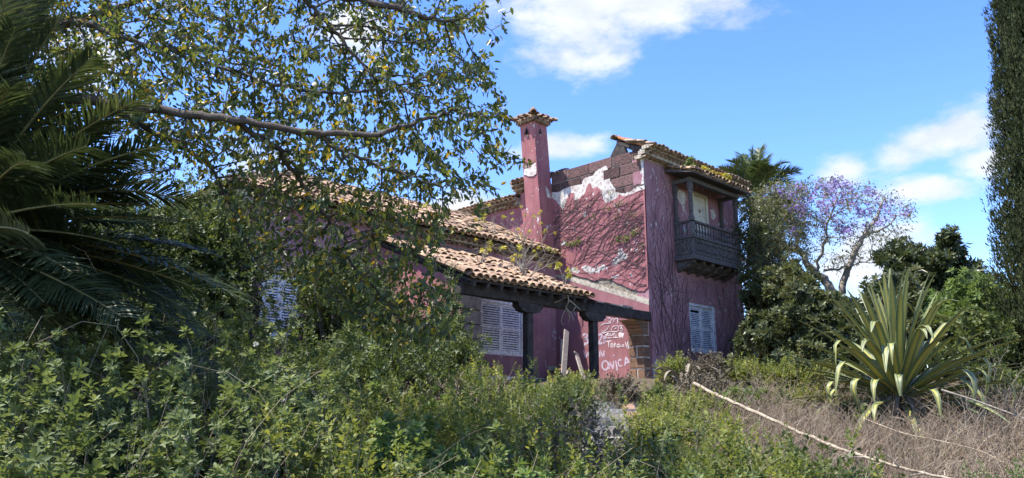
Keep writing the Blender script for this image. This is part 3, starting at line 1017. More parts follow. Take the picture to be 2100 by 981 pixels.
hd = unit(hip1 - hip0)
tile_objects('ridge_tile', [tile_mat(hip0 + (hip1 - hip0) * k / nh, np.cross(hd, (0, 0, 1)), hd, s=1.15) for k in range(nh)], TILEE, wroof)
nh = int((XK - HX) / 0.36)
tile_objects('ridge_tile', [tile_mat(np.array((HX + k * 0.36, RY, RZ + 0.05)), (0, 1, 0), (1, 0, 0.02), s=1.15) for k in range(nh)], TILEE, wroof)
eave_tiles(wroof, (7.3, YW, 0), (1, 0, 0), (0, -1, 0), XK - 7.3, [(0.14, 6.33, 0.0), (0.27, 6.45, 0.5)])
eave_tiles(wroof, (XW, YW - 0.3, 0), (0, 1, 0), (-1, 0, 0), 7.5, [(0.14, 6.33, 0.0), (0.27, 6.45, 0.5)], gaps=0.0)

# --- porch
PX0, PX1 = 11.12, 15.48
PE, PZ = 12.48, 4.56
pup = unit((0, YW - PE, 6.12 - PZ))
PS = math.hypot(YW - PE, 6.12 - PZ)
proof = MB()
proof.prism([(PX0 + 0.10, PE + 0.1, PZ + 0.01), (PX0 + 0.10, YW - 0.003, 6.10), (PX0 + 0.10, YW - 0.003, 6.0), (PX0 + 0.10, PE + 0.1, PZ - 0.05)], (PX1 - PX0 - 0.2, 0, 0))
proof = proof.build('porch_roof', WOOD, house)
cov, pan = slope_tiles((PX0, PE, PZ), (1, 0, 0), pup, PX1 - PX0, PS, keep=lambda s, t: s < PX1 - PX0 - 0.05 - 0.25 * (rng.random() ** 2) * (t > 0.3))
tile_objects('roof_tile', [m for _, m in cov], TILE, proof)
tile_mass('roof_tiles', [m for _, m in pan], TILE, proof)
ms = []
for k in range(int(PS / 0.36)):
    ms.append(tile_mat(np.array((PX0 + 0.02, PE, PZ + 0.10)) + pup * (k * 0.36), (1, 0, 0), pup, s=1.25, jit=0.02))
tile_objects('verge_tile', ms, TILE, proof)
MB().box(PX0 + 0.06, XK - 0.004, YK - 0.08, YK + 0.16, 4.24, 4.50, 0.015).build('beam', WOOD, house)
for k in range(11):
    x = PX0 + 0.25 + k * 0.42
    c = np.array((x, (PE + YW) / 2, (PZ + 6.05) / 2 - 0.10))
    MB().obox(c, (1, 0, 0), pup, np.cross((1, 0, 0), pup), 0.04, PS / 2 - 0.05, 0.055).build('rafter', WOOD, proof)
# splintered boards left lying on the bare beam
for x0, x1, z in ((15.55, 16.5, 4.53), (16.2, 17.3, 4.515), (17.0, 17.5, 4.53)):
    MB().obox(((x0 + x1) / 2, YK + 0.02, z + 0.012), unit((1, 0, -0.03)), unit((0, 1, 0.02)), (0, 0, 1), (x1 - x0) / 2, 0.11, 0.018).build('board', WOODG, house)
for x in (13.43, 15.88):
    p = MB()
    p.box(x - 0.10, x + 0.10, YK - 0.06, YK + 0.14, 2.55, 4.02, 0.02)
    p = p.build('post', WOOD, house)
    cap = MB()
    cap.prism([(x - 0.42, YK - 0.07, 4.24), (x - 0.42, YK - 0.07, 4.15), (x - 0.34, YK - 0.07, 4.10), (x - 0.30, YK - 0.07, 4.05), (x - 0.16, YK - 0.07, 4.02),
               (x + 0.16, YK - 0.07, 4.02), (x + 0.30, YK - 0.07, 4.05), (x + 0.34, YK - 0.07, 4.10), (x + 0.42, YK - 0.07, 4.15), (x + 0.42, YK - 0.07, 4.24)], (0, 0.22, 0))
    cap.build('capital', WOOD, p)
    MB().box(x - 0.16, x + 0.16, YK - 0.12, YK + 0.20, 2.30, 2.56, 0.02).build('plinth', STONE, p)
# side wall under the porch verge, and its stone front
sw = MB()
sw.prism([(11.22, YK + 0.25, 1.8), (11.22, YW - 0.004, 1.8), (11.22, YW - 0.004, 5.98), (11.22, YK + 0.25, 4.62)], (0.28, 0, 0))
sw.build('porch_side_wall', PINK, house)
for k in range(7):
    z = 2.0 + k * 0.32
    MB().box(11.24 + random.uniform(-.01, .01), 11.86 + random.uniform(-.02, .02), YK - 0.05, YK + 0.245, z, z + 0.305, 0.02).build('stone_block', BROWNR, house)
# stone pier and arch stub at the tower corner
pier = MB().box(18.07, XK - 0.004, YK + 0.03, YK + 0.50, 1.9, 4.235).build('pier', WHITEPL, house)
for k in range(6):
    z = 2.0 + k * 0.31
    if k % 2:
        MB().box(18.045, XK - 0.006, YK + 0.008, YK + 0.52, z, z + 0.268, 0.014).build('brick', BRICK, pier)
    else:
        MB().box(18.045, XK - 0.006, YK + 0.008, YK + 0.24, z, z + 0.268, 0.014).build('brick', BRICK, pier)
        MB().box(18.04, XK - 0.006, YK + 0.28, YK + 0.52, z, z + 0.268, 0.014).build('brick', BRICK, pier)
arc = [(0.0, 3.83), (0.03, 3.92), (0.10, 4.02), (0.20, 4.11), (0.33, 4.18), (0.48, 4.235)]
for k in range(5):
    (a0, z0), (a1, z1) = arc[k], arc[k + 1]
    b = MB()
    b.prism([(18.045 - a0, YK + 0.01, z0 + 0.012), (18.045 - a1 + 0.008, YK + 0.01, z1), (18.30, YK + 0.01, z1), (18.30, YK + 0.01, z0 + 0.012)], (0, 0.5, 0))
    b.build('brick', BRICK, pier)
MB().box(11.5, XK - 0.01, YK - 0.2, YW - 0.01, 2.1, 2.48).build('porch_floor', STEPM, house)


# --- shuttered windows: frame, two leaves, each with two louvred panels of single slats
def shutters(name, x0, x1, z0, z1, yf, paint, parent, nsl=9, cols=2, sill=True):
    w_ = MB()
    t = 0.09
    w_.box(x0, x0 + t, yf - 0.03, yf + 0.12, z0, z1)
    w_.box(x1 - t, x1, yf - 0.03, yf + 0.12, z0, z1)
    w_.box(x0 + t, x1 - t, yf - 0.032, yf + 0.12, z1 - t, z1)
    w_.box(x0 + t, x1 - t, yf - 0.032, yf + 0.12, z0, z0 + t * 0.8)
    win = w_.build('window', paint, parent)
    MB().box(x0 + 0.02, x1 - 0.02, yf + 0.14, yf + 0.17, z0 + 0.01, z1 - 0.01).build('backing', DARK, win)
    xa, xb = x0 + t + 0.004, x1 - t - 0.004
    za, zb = z0 + t * 0.8 + 0.004, z1 - t - 0.004
    wd = (xb - xa) / cols
    st = 0.065
    zm = za + (zb - za) * 0.5
    for c in range(cols):
        a, b = xa + c * wd + 0.003, xa + (c + 1) * wd - 0.003
        lf = MB()
        y0, y1 = yf + 0.012, yf + 0.052
        lf.box(a, a + st, y0, y1, za, zb)
        lf.box(b - st, b, y0, y1, za, zb)
        for q0, q1 in ((za, za + st), (zm - st / 2, zm + st / 2), (zb - st, zb)):
            lf.box(a + st, b - st, y0 + 0.002, y1, q0, q1)
        lf.build('shutter_frame', paint, win)
        for q0, q1 in ((za + st, zm - st / 2), (zm + st / 2, zb - st)):
            for k in range(nsl):
                if rng.random() < 0.02:
                    continue
                z = q0 + (k + 0.5) * (q1 - q0) / nsl
                MB().obox(((a + b) / 2, (y0 + y1) / 2, z), (1, 0, rng.normal(0, 0.0015)), unit((0, 0.42, 0.91)), unit((0, -0.91, 0.42)), (b - a) / 2 - st - 0.001, 0.34 * (q1 - q0) / nsl, 0.005).build('slat', paint, win)
    return win


shutters('window', *win_w, YW + 0.05, WHITEP, house)
wl = shutters('window', *win_l, YW + 0.05, WHITEP, house)
shutters('window', *win_r, YK + 0.05, WHITEW, house, nsl=10)

# --- balcony
BX0, BX1, BY = 19.83, 22.62, 12.2
balc = MB()
balc.box(BX0 - 0.03, BX1 + 0.03, BY - 0.03, YK - 0.003, 6.22, 6.30)
balc = balc.build('balcony', WOODB, house)
for z, o, h in ((6.16, 0.075, 0.055), (6.86, 0.03, 0.05), (6.82, 0.055, 0.035)):
    b = MB()
    b.box(BX0 - o, BX1 + o, BY - o, BY + 0.06, z, z + h)
    b.box(BX0 - o, BX0 + 0.06, BY + 0.062, YK - 0.004, z, z + h)
    b.box(BX1 - 0.06, BX1 + o, BY + 0.062, YK - 0.004, z, z + h)
    b.build('moulding', WOODB, balc)
b = MB()
b.box(BX0, BX1, BY, BY + 0.04, 6.30, 6.82)
b.box(BX0, BX0 + 0.04, BY + 0.042, YK - 0.004, 6.30, 6.82)
b.box(BX1 - 0.04, BX1, BY + 0.042, YK - 0.004, 6.30, 6.82)
b.build('apron', WOODB, balc)


def carved(x0, x1, z0, z1, side=False):
    """a carved panel: raised rim, crossing ribs and a boss"""
    m_ = MB()
    rim = 0.035

    def bx(a0, a1, c0, c1, d):
        if side:
            m_.box(BX0 - d, BX0 + 0.002, a0, a1, c0, c1)
        else:
            m_.box(a0, a1, BY - d, BY + 0.002, c0, c1)
    bx(x0, x1, z0, z0 + rim, 0.022)
    bx(x0, x1, z1 - rim, z1, 0.022)
    bx(x0, x0 + rim, z0 + rim, z1 - rim, 0.022)
    bx(x1 - rim, x1, z0 + rim, z1 - rim, 0.022)
    nx, nz_ = 4, 5
    for i in range(nx):
        for k in range(nz_):
            cx = x0 + rim + (x1 - x0 - 2 * rim) * (i + 0.5) / nx
            cz = z0 + rim + (z1 - z0 - 2 * rim) * (k + 0.5) / nz_
            q = 0.026 + 0.010 * ((i + k) % 2)
            bx(cx - q, cx + q, cz - q, cz + q, 0.014 + 0.028 * ((i * 3 + k * 5) % 3) / 2)
    m_.build('carved_panel', WOODB, balc)


npn = 6
pw = (BX1 - BX0 - 0.16) / npn
for k in range(npn):
    carved(BX0 + 0.08 + k * pw + 0.012, BX0 + 0.08 + (k + 1) * pw - 0.012, 6.34, 6.79)
carved(BY + 0.05, YK - 0.05, 6.34, 6.79, True)
b = MB()
b.box(BX0 - 0.02, BX1 + 0.02, BY - 0.02, BY + 0.08, 7.30, 7.37, 0.01)
b.box(BX0 - 0.02, BX0 + 0.08, BY + 0.082, YK - 0.004, 7.30, 7.37, 0.01)
b.box(BX1 - 0.08, BX1 + 0.02, BY + 0.082, YK - 0.004, 7.30, 7.37, 0.01)
b.build('handrail', WOODB, balc)
bal_prof = [(0.030, 6.91), (0.034, 6.94), (0.018, 6.96), (0.036, 7.02), (0.042, 7.06), (0.030, 7.11), (0.017, 7.14), (0.030, 7.17), (0.022, 7.20), (0.030, 7.26), (0.032, 7.30)]
BALP = WOODB
for k in range(15):
    x = BX0 + 0.26 + k * (BX1 - BX0 - 0.45) / 14
    MB().lathe(x, BY + 0.03, bal_prof, 6).build('baluster', WOODB, balc)
for k in range(3):
    MB().lathe(BX0 + 0.03, BY + 0.22 + k * 0.15, bal_prof, 6).build('baluster', WOODB, balc)
    MB().lathe(BX1 - 0.03, BY + 0.22 + k * 0.15, bal_prof, 6).build('baluster', WOODB, balc)


def bpost(x, y, r=0.07):
    p = MB()
    p.box(x - r, x + r, y - r, y + r, 6.91, 7.48, 0.01)
    p.lathe(x, y, [(r * 1.2, 7.48), (r * 0.9, 7.53), (r * 0.82, 7.60), (r * 0.95, 7.9), (r * 0.85, 8.18), (r * 1.1, 8.22), (r * 0.85, 8.28), (r * 1.35, 8.36), (r * 1.35, 8.40)], 8, 0.39)
    p.box(x - r, x + r, y - r, y + r, 8.40, 8.56, 0.008)
    p = p.build('post', WOODB, balc)
    m_ = MB()
    for i in range(10):
        z = 7.62 + i * 0.055
        m_.lathe(x, y, [(r * 0.9, z), (r * 1.06, z + 0.014), (r * 0.9, z + 0.03)], 8, 0.39 + (i % 2) * 0.2)
    m_.build('carving', WOODB, p)


bpost(BX0 + 0.05, BY + 0.05)
bpost(BX1 - 0.05, BY + 0.05)
bpost(BX0 + 0.05, YK - 0.08, 0.06)
bpost(BX1 - 0.05, YK - 0.08, 0.06)
b = MB()
b.box(BX0 - 0.06, BX1 + 0.06, BY - 0.04, BY + 0.12, 8.56, 8.68)
b.box(BX0 - 0.04, BX0 + 0.10, BY + 0.12, YK - 0.004, 8.562, 8.678)
b.box(BX1 - 0.10, BX1 + 0.04, BY + 0.12, YK - 0.004, 8.562, 8.678)
b.build('top_plate', WOODB, balc)
b = MB()
b.add([(BX0 - 0.40, BY - 0.34, 8.69), (BX1 + 0.30, BY - 0.34, 8.69), (BX1 + 0.30, YK - 0.004, 8.90), (BX0 - 0.40, YK - 0.004, 8.90),
       (BX0 - 0.40, BY - 0.34, 8.73), (BX1 + 0.30, BY - 0.34, 8.73), (BX1 + 0.30, YK - 0.004, 8.99), (BX0 - 0.40, YK - 0.004, 8.99)],
      [(3, 2, 1, 0), (4, 5, 6, 7), (0, 1, 5, 4), (1, 2, 6, 5), (2, 3, 7, 6), (3, 0, 4, 7)])
b.build('roof_deck', WOODB, balc)
cov, pan = slope_tiles((BX0 - 0.42, BY - 0.40, 8.72), (1, 0, 0), unit((0, 1.0, 0.26)), BX1 - BX0 + 0.76, 1.0, sp=0.2, row=0.34)
tile_objects('roof_tile', [m for r, m in cov if r < 2], TILEE, balc)
tile_mass('roof_tiles', [m for r, m in cov if r >= 2] + [m for _, m in pan], TILEE, balc)
tile_objects('verge_tile', [tile_mat(np.array((BX0 - 0.44, BY - 0.36 + 0.30 * k, 8.77 + 0.078 * k)), (0, 1, 0), (1, 0, 0.15), s=0.95) for k in range(4)], TILEE, balc)
for k in range(6):
    x = BX0 + 0.12 + k * (BX1 - BX0 - 0.24) / 5
    br = MB()
    br.prism([(x - 0.06, YK - 0.005, 6.16), (x - 0.06, BY + 0.02, 6.16), (x - 0.06, BY + 0.06, 6.08), (x - 0.06, BY + 0.20, 6.05), (x - 0.06, BY + 0.28, 5.96), (x - 0.06, BY + 0.44, 5.92), (x - 0.06, YK - 0.005, 5.84)], (0.12, 0, 0))
    br.build('bracket', WOODB, balc)
b = MB()
b.prism([(BX0 + 0.02, YK - 0.005, 5.92), (BX0 + 0.02, BY + 0.36, 6.0), (BX0 + 0.02, BY + 0.16, 6.14), (BX0 + 0.02, YK - 0.005, 6.14)], (BX1 - BX0 - 0.04, 0, 0))
b.build('soffit', WOODB, balc)
# balcony door
d0, d1 = door_r[0], door_r[1]
b = MB()
b.box(d0, d0 + 0.10, YK - 0.02, YK + 0.1, 6.24, 8.62)
b.box(d1 - 0.10, d1, YK - 0.02, YK + 0.1, 6.24, 8.62)
b.box(d0 + 0.10, d1 - 0.10, YK - 0.022, YK + 0.1, 8.52, 8.62)
door = b.build('balcony_door', DOORW, house)
dm = (d0 + d1) / 2
for a, c in ((d0 + 0.105, dm - 0.003), (dm + 0.003, d1 - 0.105)):
    lf = MB()
    lf.box(a, c, YK + 0.03, YK + 0.07, 6.24, 8.515)
    lf.box(a + 0.06, c - 0.06, YK + 0.018, YK + 0.032, 7.5, 8.4, 0.008)
    lf.box(a + 0.06, c - 0.06, YK + 0.018, YK + 0.032, 6.4, 7.3, 0.008)
    lf.build('door_leaf', DOORW, door)
MB().box(dm - 0.045, dm + 0.03, YK + 0.0, YK + 0.03, 7.98, 8.08, 0.01).build('wooden_plate', TERRA, door)
pp = MB()
for pl in ([(20.0, 8.5), (20.5, 8.5), (20.62, 8.3), (20.5, 8.1), (20.42, 7.8), (20.32, 8.0), (20.2, 8.1), (20.05, 8.3)],
           [(20.72, 8.3), (20.80, 8.2), (20.80, 6.9), (20.74, 6.9)],
           [(22.0, 8.2), (22.2, 8.25), (22.35, 8.05), (22.2, 7.85), (22.05, 7.95)]):
    pts = jag(pl + [pl[0]], 0.02, 3)[:-1]
    MB().prism([(p[0], YK - 0.004, p[1]) for p in pts][::-1], (0, 0.02, 0)).build('bare_patch', WHITEPL, wall_r)

# --- writing sprayed on the porch wall
GZ = lambda x, y: onX(1130 + x / 4.67, 600 + y / 4.67, XK)


def circ(cx, cy, rx, ry, n=14, a0=0.3, a1=6.5):
    return [(cx + rx * math.cos(a0 + (a1 - a0) * k / n), cy + ry * math.sin(a0 + (a1 - a0) * k / n)) for k in range(n + 1)]


def stroke(mb, pts, wd, x):
    P = np.array([GZ(*p) for p in pts])
    if len(P) > 2:
        P3 = smooth_path(np.c_[P, np.zeros(len(P))], 4)[:, :2]
    else:
        P3 = P
    tg = unit(np.gradient(P3, axis=0))
    nn = np.stack([-tg[:, 1], tg[:, 0]], -1)
    wv = wd * (1 + rng.normal(0, 0.12, len(P3)))[:, None] / 2
    a, b = P3 + nn * wv, P3 - nn * wv
    vs = [(x, p[0], p[1]) for p in a] + [(x, p[0], p[1]) for p in b]
    n = len(P3)
    mb.add(vs, [(i, i + 1, n + i + 1, n + i) for i in range(n - 1)])


def writing(name, strokes, wd, mat, x, label):
    for i, s_ in enumerate(strokes):
        m_ = MB()
        stroke(m_, s_, wd, x - 0.0006 * i)
        o = m_.build('graffiti_stroke', mat, wall_l)
        o['label'] = label


GX = XK - 0.003
writing('graffiti', [[(305, 412), (328, 398), (347, 412), (345, 428), (325, 440), (350, 452), (352, 478), (338, 492), (318, 490)], [(318, 500), (324, 508)],
                     [(380, 410), (400, 398), (415, 412), (402, 445), (390, 485), (420, 482)],
                     [(455, 412), (474, 398), (488, 412), (478, 440), (460, 480), (474, 490), (492, 478)], [(496, 432), (514, 425), (516, 442), (504, 452), (518, 462), (514, 480), (500, 488)]], 0.06, SPRAYB, GX, 'pale blue spray-painted digits')
writing('graffiti', [[(312, 550), (322, 595), (333, 625), (345, 600), (356, 578), (366, 606), (378, 622), (392, 580), (400, 548)], [(415, 555), (418, 622)],
                     [(466, 622), (468, 590), (470, 560), (486, 590), (503, 618), (505, 585), (508, 556)]], 0.052, SPRAYB, GX, 'pale blue sprayed letters')
writing('graffiti', [circ(520, 698, 30, 42), [(558, 735), (560, 700), (562, 668), (580, 700), (598, 728), (599, 692), (600, 658)], [(620, 652), (628, 700), (636, 748)], [(595, 606), (610, 602)],
                     [(676, 648), (656, 646), (645, 668), (648, 692), (664, 706), (684, 696)], [(708, 702), (714, 660), (720, 625), (742, 655), (768, 690)], [(714, 678), (752, 664)]], 0.052, SPRAYB, GX, 'pale sprayed capital letters')
writing('graffiti', [[(532, 470), (578, 464)], [(554, 468), (551, 526)], [(576, 508), (592, 504), (588, 492), (575, 494), (572, 512), (580, 524), (598, 518)],
                     [(612, 478), (608, 505), (612, 525)], [(600, 497), (624, 494)], [(660, 502), (644, 496), (632, 508), (638, 524), (652, 518), (660, 502), (664, 525)],
                     [(676, 505), (702, 502)], [(677, 518), (703, 515)], [(712, 475), (720, 500), (726, 526), (732, 498), (740, 470)],
                     [(752, 484), (745, 512), (738, 542)], [(742, 520), (758, 500), (770, 512), (764, 530), (748, 532)], [(774, 486), (770, 536)]], 0.034, SPRAYW, GX, 'white sprayed word and equals sign')
writing('graffiti', [[(515, 392), (522, 404), (530, 412)], [(542, 388), (532, 412), (520, 440)], circ(552, 404, 9, 11), [(570, 394), (572, 410), (582, 414), (590, 404), (590, 392)],
                     [(606, 372), (603, 402), (604, 430)], [(597, 396), (616, 392)], [(624, 396), (622, 432)], [(624, 380), (627, 384)],
                     [(505, 437), (560, 436), (640, 431)], [(500, 386), (560, 378), (636, 374)],
                     [(480, 318), (500, 303), (530, 297), (566, 296)], [(556, 298), (558, 275), (566, 284), (572, 298), (578, 262), (594, 250), (600, 270), (600, 296), (606, 268), (622, 250), (638, 255), (640, 300)],
                     [(582, 366), (584, 342), (598, 326), (620, 320), (644, 324), (650, 345), (642, 372)], [(552, 318), (545, 345), (520, 365), (496, 388)], [(494, 360), (494, 390), (520, 388)],
                     [(656, 322), (678, 318), (680, 332), (666, 342), (686, 350), (682, 368), (660, 370)], [(610, 346), (630, 340)]], 0.024, SPRAYW, GX - 0.0002, 'small white sprayed doodle with a word in it')
writing('graffiti', [[(648, 412), (672, 408), (694, 416)], [(655, 404), (690, 408)]], 0.13, SPRAYW, GX - 0.001, 'thick white sprayed dash')
writing('graffiti', [[(500, 228), (532, 234)], [(516, 232), (512, 266)], [(542, 242), (574, 246)]], 0.04, SPRAYB, GX, 'faint sprayed strokes')

# ------------------------------------------------------------------ plants: generators
def colonize(att, nodes, parent, step=0.16, di=1.2, dk=0.22, iters=90, grav=0.0, keep=1.0):
    """space colonisation: nodes grow towards the points of a crown"""
    nodes = [np.array(p, float) for p in nodes]
    parent = list(parent)
    att = np.array(att, float)
    P = np.array(nodes)
    D = np.linalg.norm(att[:, None] - P[None], axis=2)
    near, nd = D.argmin(1), D.min(1)
    alive = np.ones(len(att), bool)
    for it in range(iters):
        m = alive & (nd < di)
        if not m.any():
            m = alive & (nd < di * 2.5)
            if not m.any():
                break
        P = np.array(nodes)
        d = unit(att[m] - P[near[m]])
        acc = np.zeros((len(nodes), 3))
        np.add.at(acc, near[m], d)
        ids = np.nonzero(np.abs(acc).sum(1) > 1e-6)[0]
        dirs = unit(acc[ids] + rng.normal(0, 0.18, (len(ids), 3)) + np.array((0, 0, -grav)))
        new = P[ids] + dirs * step
        base = len(nodes)
        nodes += list(new)
        parent += list(ids)
        D = np.linalg.norm(att[:, None] - new[None], axis=2)
        k = D.argmin(1)
        dm = D[np.arange(len(att)), k]
        b = dm < nd
        near[b] = base + k[b]
        nd[b] = dm[b]
        alive &= nd > dk
        if not alive.any():
            break
    return np.array(nodes), np.array(parent)


def pipe_radii(parent, tip, expo=2.4, fixed=None):
    n = len(parent)
    acc = np.zeros(n)
    r = np.zeros(n)
    kids = np.zeros(n, int)
    for i in range(n):
        if parent[i] >= 0:
            kids[parent[i]] += 1
    for i in range(n - 1, -1, -1):
        r[i] = max(acc[i], tip ** expo) ** (1 / expo)
        if parent[i] >= 0:
            acc[parent[i]] += r[i] ** expo
    return r, kids


def polyline_nodes(paths):
    nodes, par = [], []
    for p in paths:
        for i, q in enumerate(p):
            if i == 0 and nodes:
                j = int(np.argmin(np.linalg.norm(np.array(nodes) - q, axis=1)))
                par.append(j)
            else:
                par.append(len(nodes) - 1 if nodes else -1)
            nodes.append(q)
    return nodes, par


def inside_poly(x, y, poly):
    c = np.zeros(len(x), bool)
    j = len(poly) - 1
    for i in range(len(poly)):
        xi, yi = poly[i]
        xj, yj = poly[j]
        c ^= ((yi > y) != (yj > y)) & (x < (xj - xi) * (y - yi) / (yj - yi + 1e-12) + xi)
        j = i
    return c


def rand_dirs(n):
    return unit(rng.normal(0, 1, (n, 3)))


def scatter_leaves(name, pos, d, size, mat, parent, tv=LEAF6_V, tf=LEAF6_F, nrm=None, kind='stuff', rnd=None):
    n = len(pos)
    if nrm is None:
        nrm = rand_dirs(n) * 0.7 + np.array((0, 0, 0.8))
    v, f = inst(tv, tf, frames(d, nrm), pos, size)
    r = rng.random(n) if rnd is None else rnd
    return mesh_obj(name, v, f, mat, parent, rnd=np.repeat(r, len(tf)), kind=kind)


# sprig templates -------------------------------------------------------------
def sprig_fine(seed, L=1.0):
    """a shoot with small side sprays of leaflets, unit length, +y along the shoot"""
    g = np.random.default_rng(seed)
    P, D = [], []
    for k in range(8):
        t = 0.12 + 0.85 * k / 7
        a = k * 2.4 + g.normal(0, 0.3)
        out = np.array((math.cos(a), 0.55, math.sin(a)))
        bl = 0.36 * (1.15 - t)
        for q in range(5):
            p = np.array((0.06 * math.sin(3 * t), t, 0.05 * t * t)) + unit(out) * bl * (q + 0.6) / 5
            P.append(p)
            D.append(unit(out) + g.normal(0, 0.55, 3))
    P, D = np.array(P), np.array(D)
    nr = g.normal(0, 0.7, P.shape) + np.array((0, 0.6, 0.8))
    return inst(LEAF3_V, LEAF3_F, frames(D, nr), P, g.uniform(0.11, 0.17, len(P)))


def sprig_rosette(seed, n=13, lv=LEAF6_V, lf=LEAF6_F):
    """leaves crowded round a shoot tip, unit = leaf length"""
    g = np.random.default_rng(seed)
    P, D, S = [], [], []
    for k in range(n):
        a = k * 2.4 + g.normal(0, 0.25)
        t = k / n
        el = 1.15 * t ** 1.3 - 0.35 * (1 - t)
        D.append((math.cos(a) * math.cos(el), math.sin(el) + 0.1, math.sin(a) * math.cos(el)))
        P.append((0.04 * math.cos(a), -0.55 * (1 - t), 0.04 * math.sin(a)))
        S.append(g.uniform(0.7, 1.1) * (1 - 0.45 * t ** 3))
    P, D = np.array(P), np.array(D)
    up = np.tile((0, 1.0, 0), (n, 1)) + g.normal(0, 0.25, (n, 3))
    return inst(lv, lf, frames(D, up), P, np.array(S))


def sprig_shoot(seed, n=15, lv=LEAF6_V, lf=LEAF6_F):
    """an upright shoot with alternate leaves, unit length"""
    g = np.random.default_rng(seed)
    P, D, S = [], [], []
    for k in range(n):
        t = (k + 0.6) / n
        a = k * 2.4 + g.normal(0, 0.35)
        D.append((math.cos(a), 0.45 + 0.9 * t ** 2 + g.normal(0, 0.2), math.sin(a)))
        P.append((0.05 * math.sin(3 * t + seed), t * 0.95, 0.05 * math.cos(2 * t + seed)))
        S.append(g.uniform(0.19, 0.29) * (1 - 0.45 * t ** 2))
    P, D = np.array(P), np.array(D)
    up = np.tile((0, 1.0, 0), (n, 1)) + g.normal(0, 0.35, (n, 3))
    return inst(lv, lf, frames(D, up), P, np.array(S))


SHOOT = [sprig_shoot(s) for s in range(6)]
FINE = [sprig_fine(s) for s in range(6)]
ROSE = [sprig_rosette(s) for s in range(6)]
ROSEL = [sprig_rosette(s + 20, 17) for s in range(5)]
FAR = (LEAF3_V * np.array((1.08, 1.08, 1)), LEAF3_F)       # plainer leaves for plants farther off
ROSE3 = [sprig_rosette(s, 13, *FAR) for s in range(6)]
ROSEL3 = [sprig_rosette(s + 20, 16, *FAR) for s in range(5)]
SHOOT3 = [sprig_shoot(s, 15, *FAR) for s in range(6)]


def sprigs(name, pos, d, size, temps, mat, parent=None, kind='stuff'):
    k = rng.integers(0, len(temps), len(pos))
    vs, fs, rs, o = [], [], [], 0
    for i, (tv, tf) in enumerate(temps):
        m = k == i
        if not m.any():
            continue
        v, f = inst(tv, tf, frames(d[m], rand_dirs(m.sum())), pos[m], size[m])
        pp_ = pos[m]
        base = np.clip(0.5 + 0.33 * np.sin(pp_[:, 0] * 2.3 + 1.7 * np.sin(pp_[:, 1] * 1.9)) * np.cos(pp_[:, 1] * 2.1 + pp_[:, 2] * 1.5) + rng.normal(0, 0.2, m.sum()), 0, 0.999)
        r = np.repeat(base, len(tf)) * 0.7 + 0.3 * np.repeat(rng.random(m.sum() * (len(tf) // 2)), 2)
        vs.append(v)
        fs.append(f + o)
        rs.append(r)
        o += len(v)
    return mesh_obj(name, np.concatenate(vs), fs, mat, parent, rnd=np.concatenate(rs), kind=kind)


def lobes(c, rx, ry, rz, n, lr=0.45, low=1.0):
    """lumps over a dome: centres and radii"""
    out = []
    for _ in range(n):
        d = unit(rng.normal(0, 1, 3))
        d[2] = abs(d[2]) * 1.1 if rng.random() < low else -abs(d[2]) * 0.8
        d = unit(d)
        k = rng.uniform(0.35, 0.98)
        out.append((np.array(c) + d * np.array((rx, ry, rz)) * k, min(rx, ry, rz) * lr * rng.uniform(0.6, 1.25)))
    out.append((np.array(c), min(rx, ry, rz) * 0.6))
    return out


def lobe_points(lb, dens):
    P, D = [], []
    for c, r in lb:
        n = max(6, int(dens * 4 * math.pi * r * r))
        d = rand_dirs(n)
        k = rng.uniform(0.62, 1.08, n)[:, None]
        P.append(c + d * r * k)
        D.append(d)
    return np.concatenate(P), np.concatenate(D)


def stems_to(base, tips, r0, r1, nseg=4, sag=0.15):
    """bent stems from a base up to each tip"""
    base = np.broadcast_to(np.asarray(base, float), tips.shape)
    mid = base * 0.5 + tips * 0.5 + rng.normal(0, 1, tips.shape) * np.linalg.norm(tips - base, axis=1)[:, None] * sag
    parts = []
    prev = base
    for k in range(1, nseg + 1):
        t = k / nseg
        q = base * (1 - t) ** 2 + mid * 2 * t * (1 - t) + tips * t * t
        parts.append(segs(prev, q, r0 + (r1 - r0) * (k - 1) / nseg, r0 + (r1 - r0) * k / nseg, 3))
        prev = q
    return cat(parts)


def bush(name, base, c, rad, nl, dens, temps, leafsize, leaf, label, cat_, wood=BARK, group=None, lr=0.45, up=0.35, nst=14):
    t = thing(name, base, label, cat_, group)
    lb = lobes(c, *rad, int(nl * 2.4), lr * 0.62, 0.62)
    P, D = lobe_points(lb, dens * 0.58)
    P = P + rng.normal(0, 0.07, P.shape)
    m = P[:, 2] > gz_xy(P[:, 0], P[:, 1]) + 0.05
    P, D = P[m], D[m]
    D = unit(D + np.array((0, 0, up)) + rng.normal(0, 0.35, D.shape))
    sprigs('foliage', P, D, leafsize * rng.uniform(0.8, 1.35, len(P)), temps, leaf, t)
    tips = np.array([q + rand_dirs(1)[0] * r * 0.5 for q, r in lb for _ in range(max(1, nst // len(lb) + 1))])
    v, f = stems_to(np.array(base) + rng.normal(0, 0.06, tips.shape) * np.array((1, 1, 0)), tips, 0.022, 0.006)
    mesh_obj('stems', v, f, wood, t)
    return t


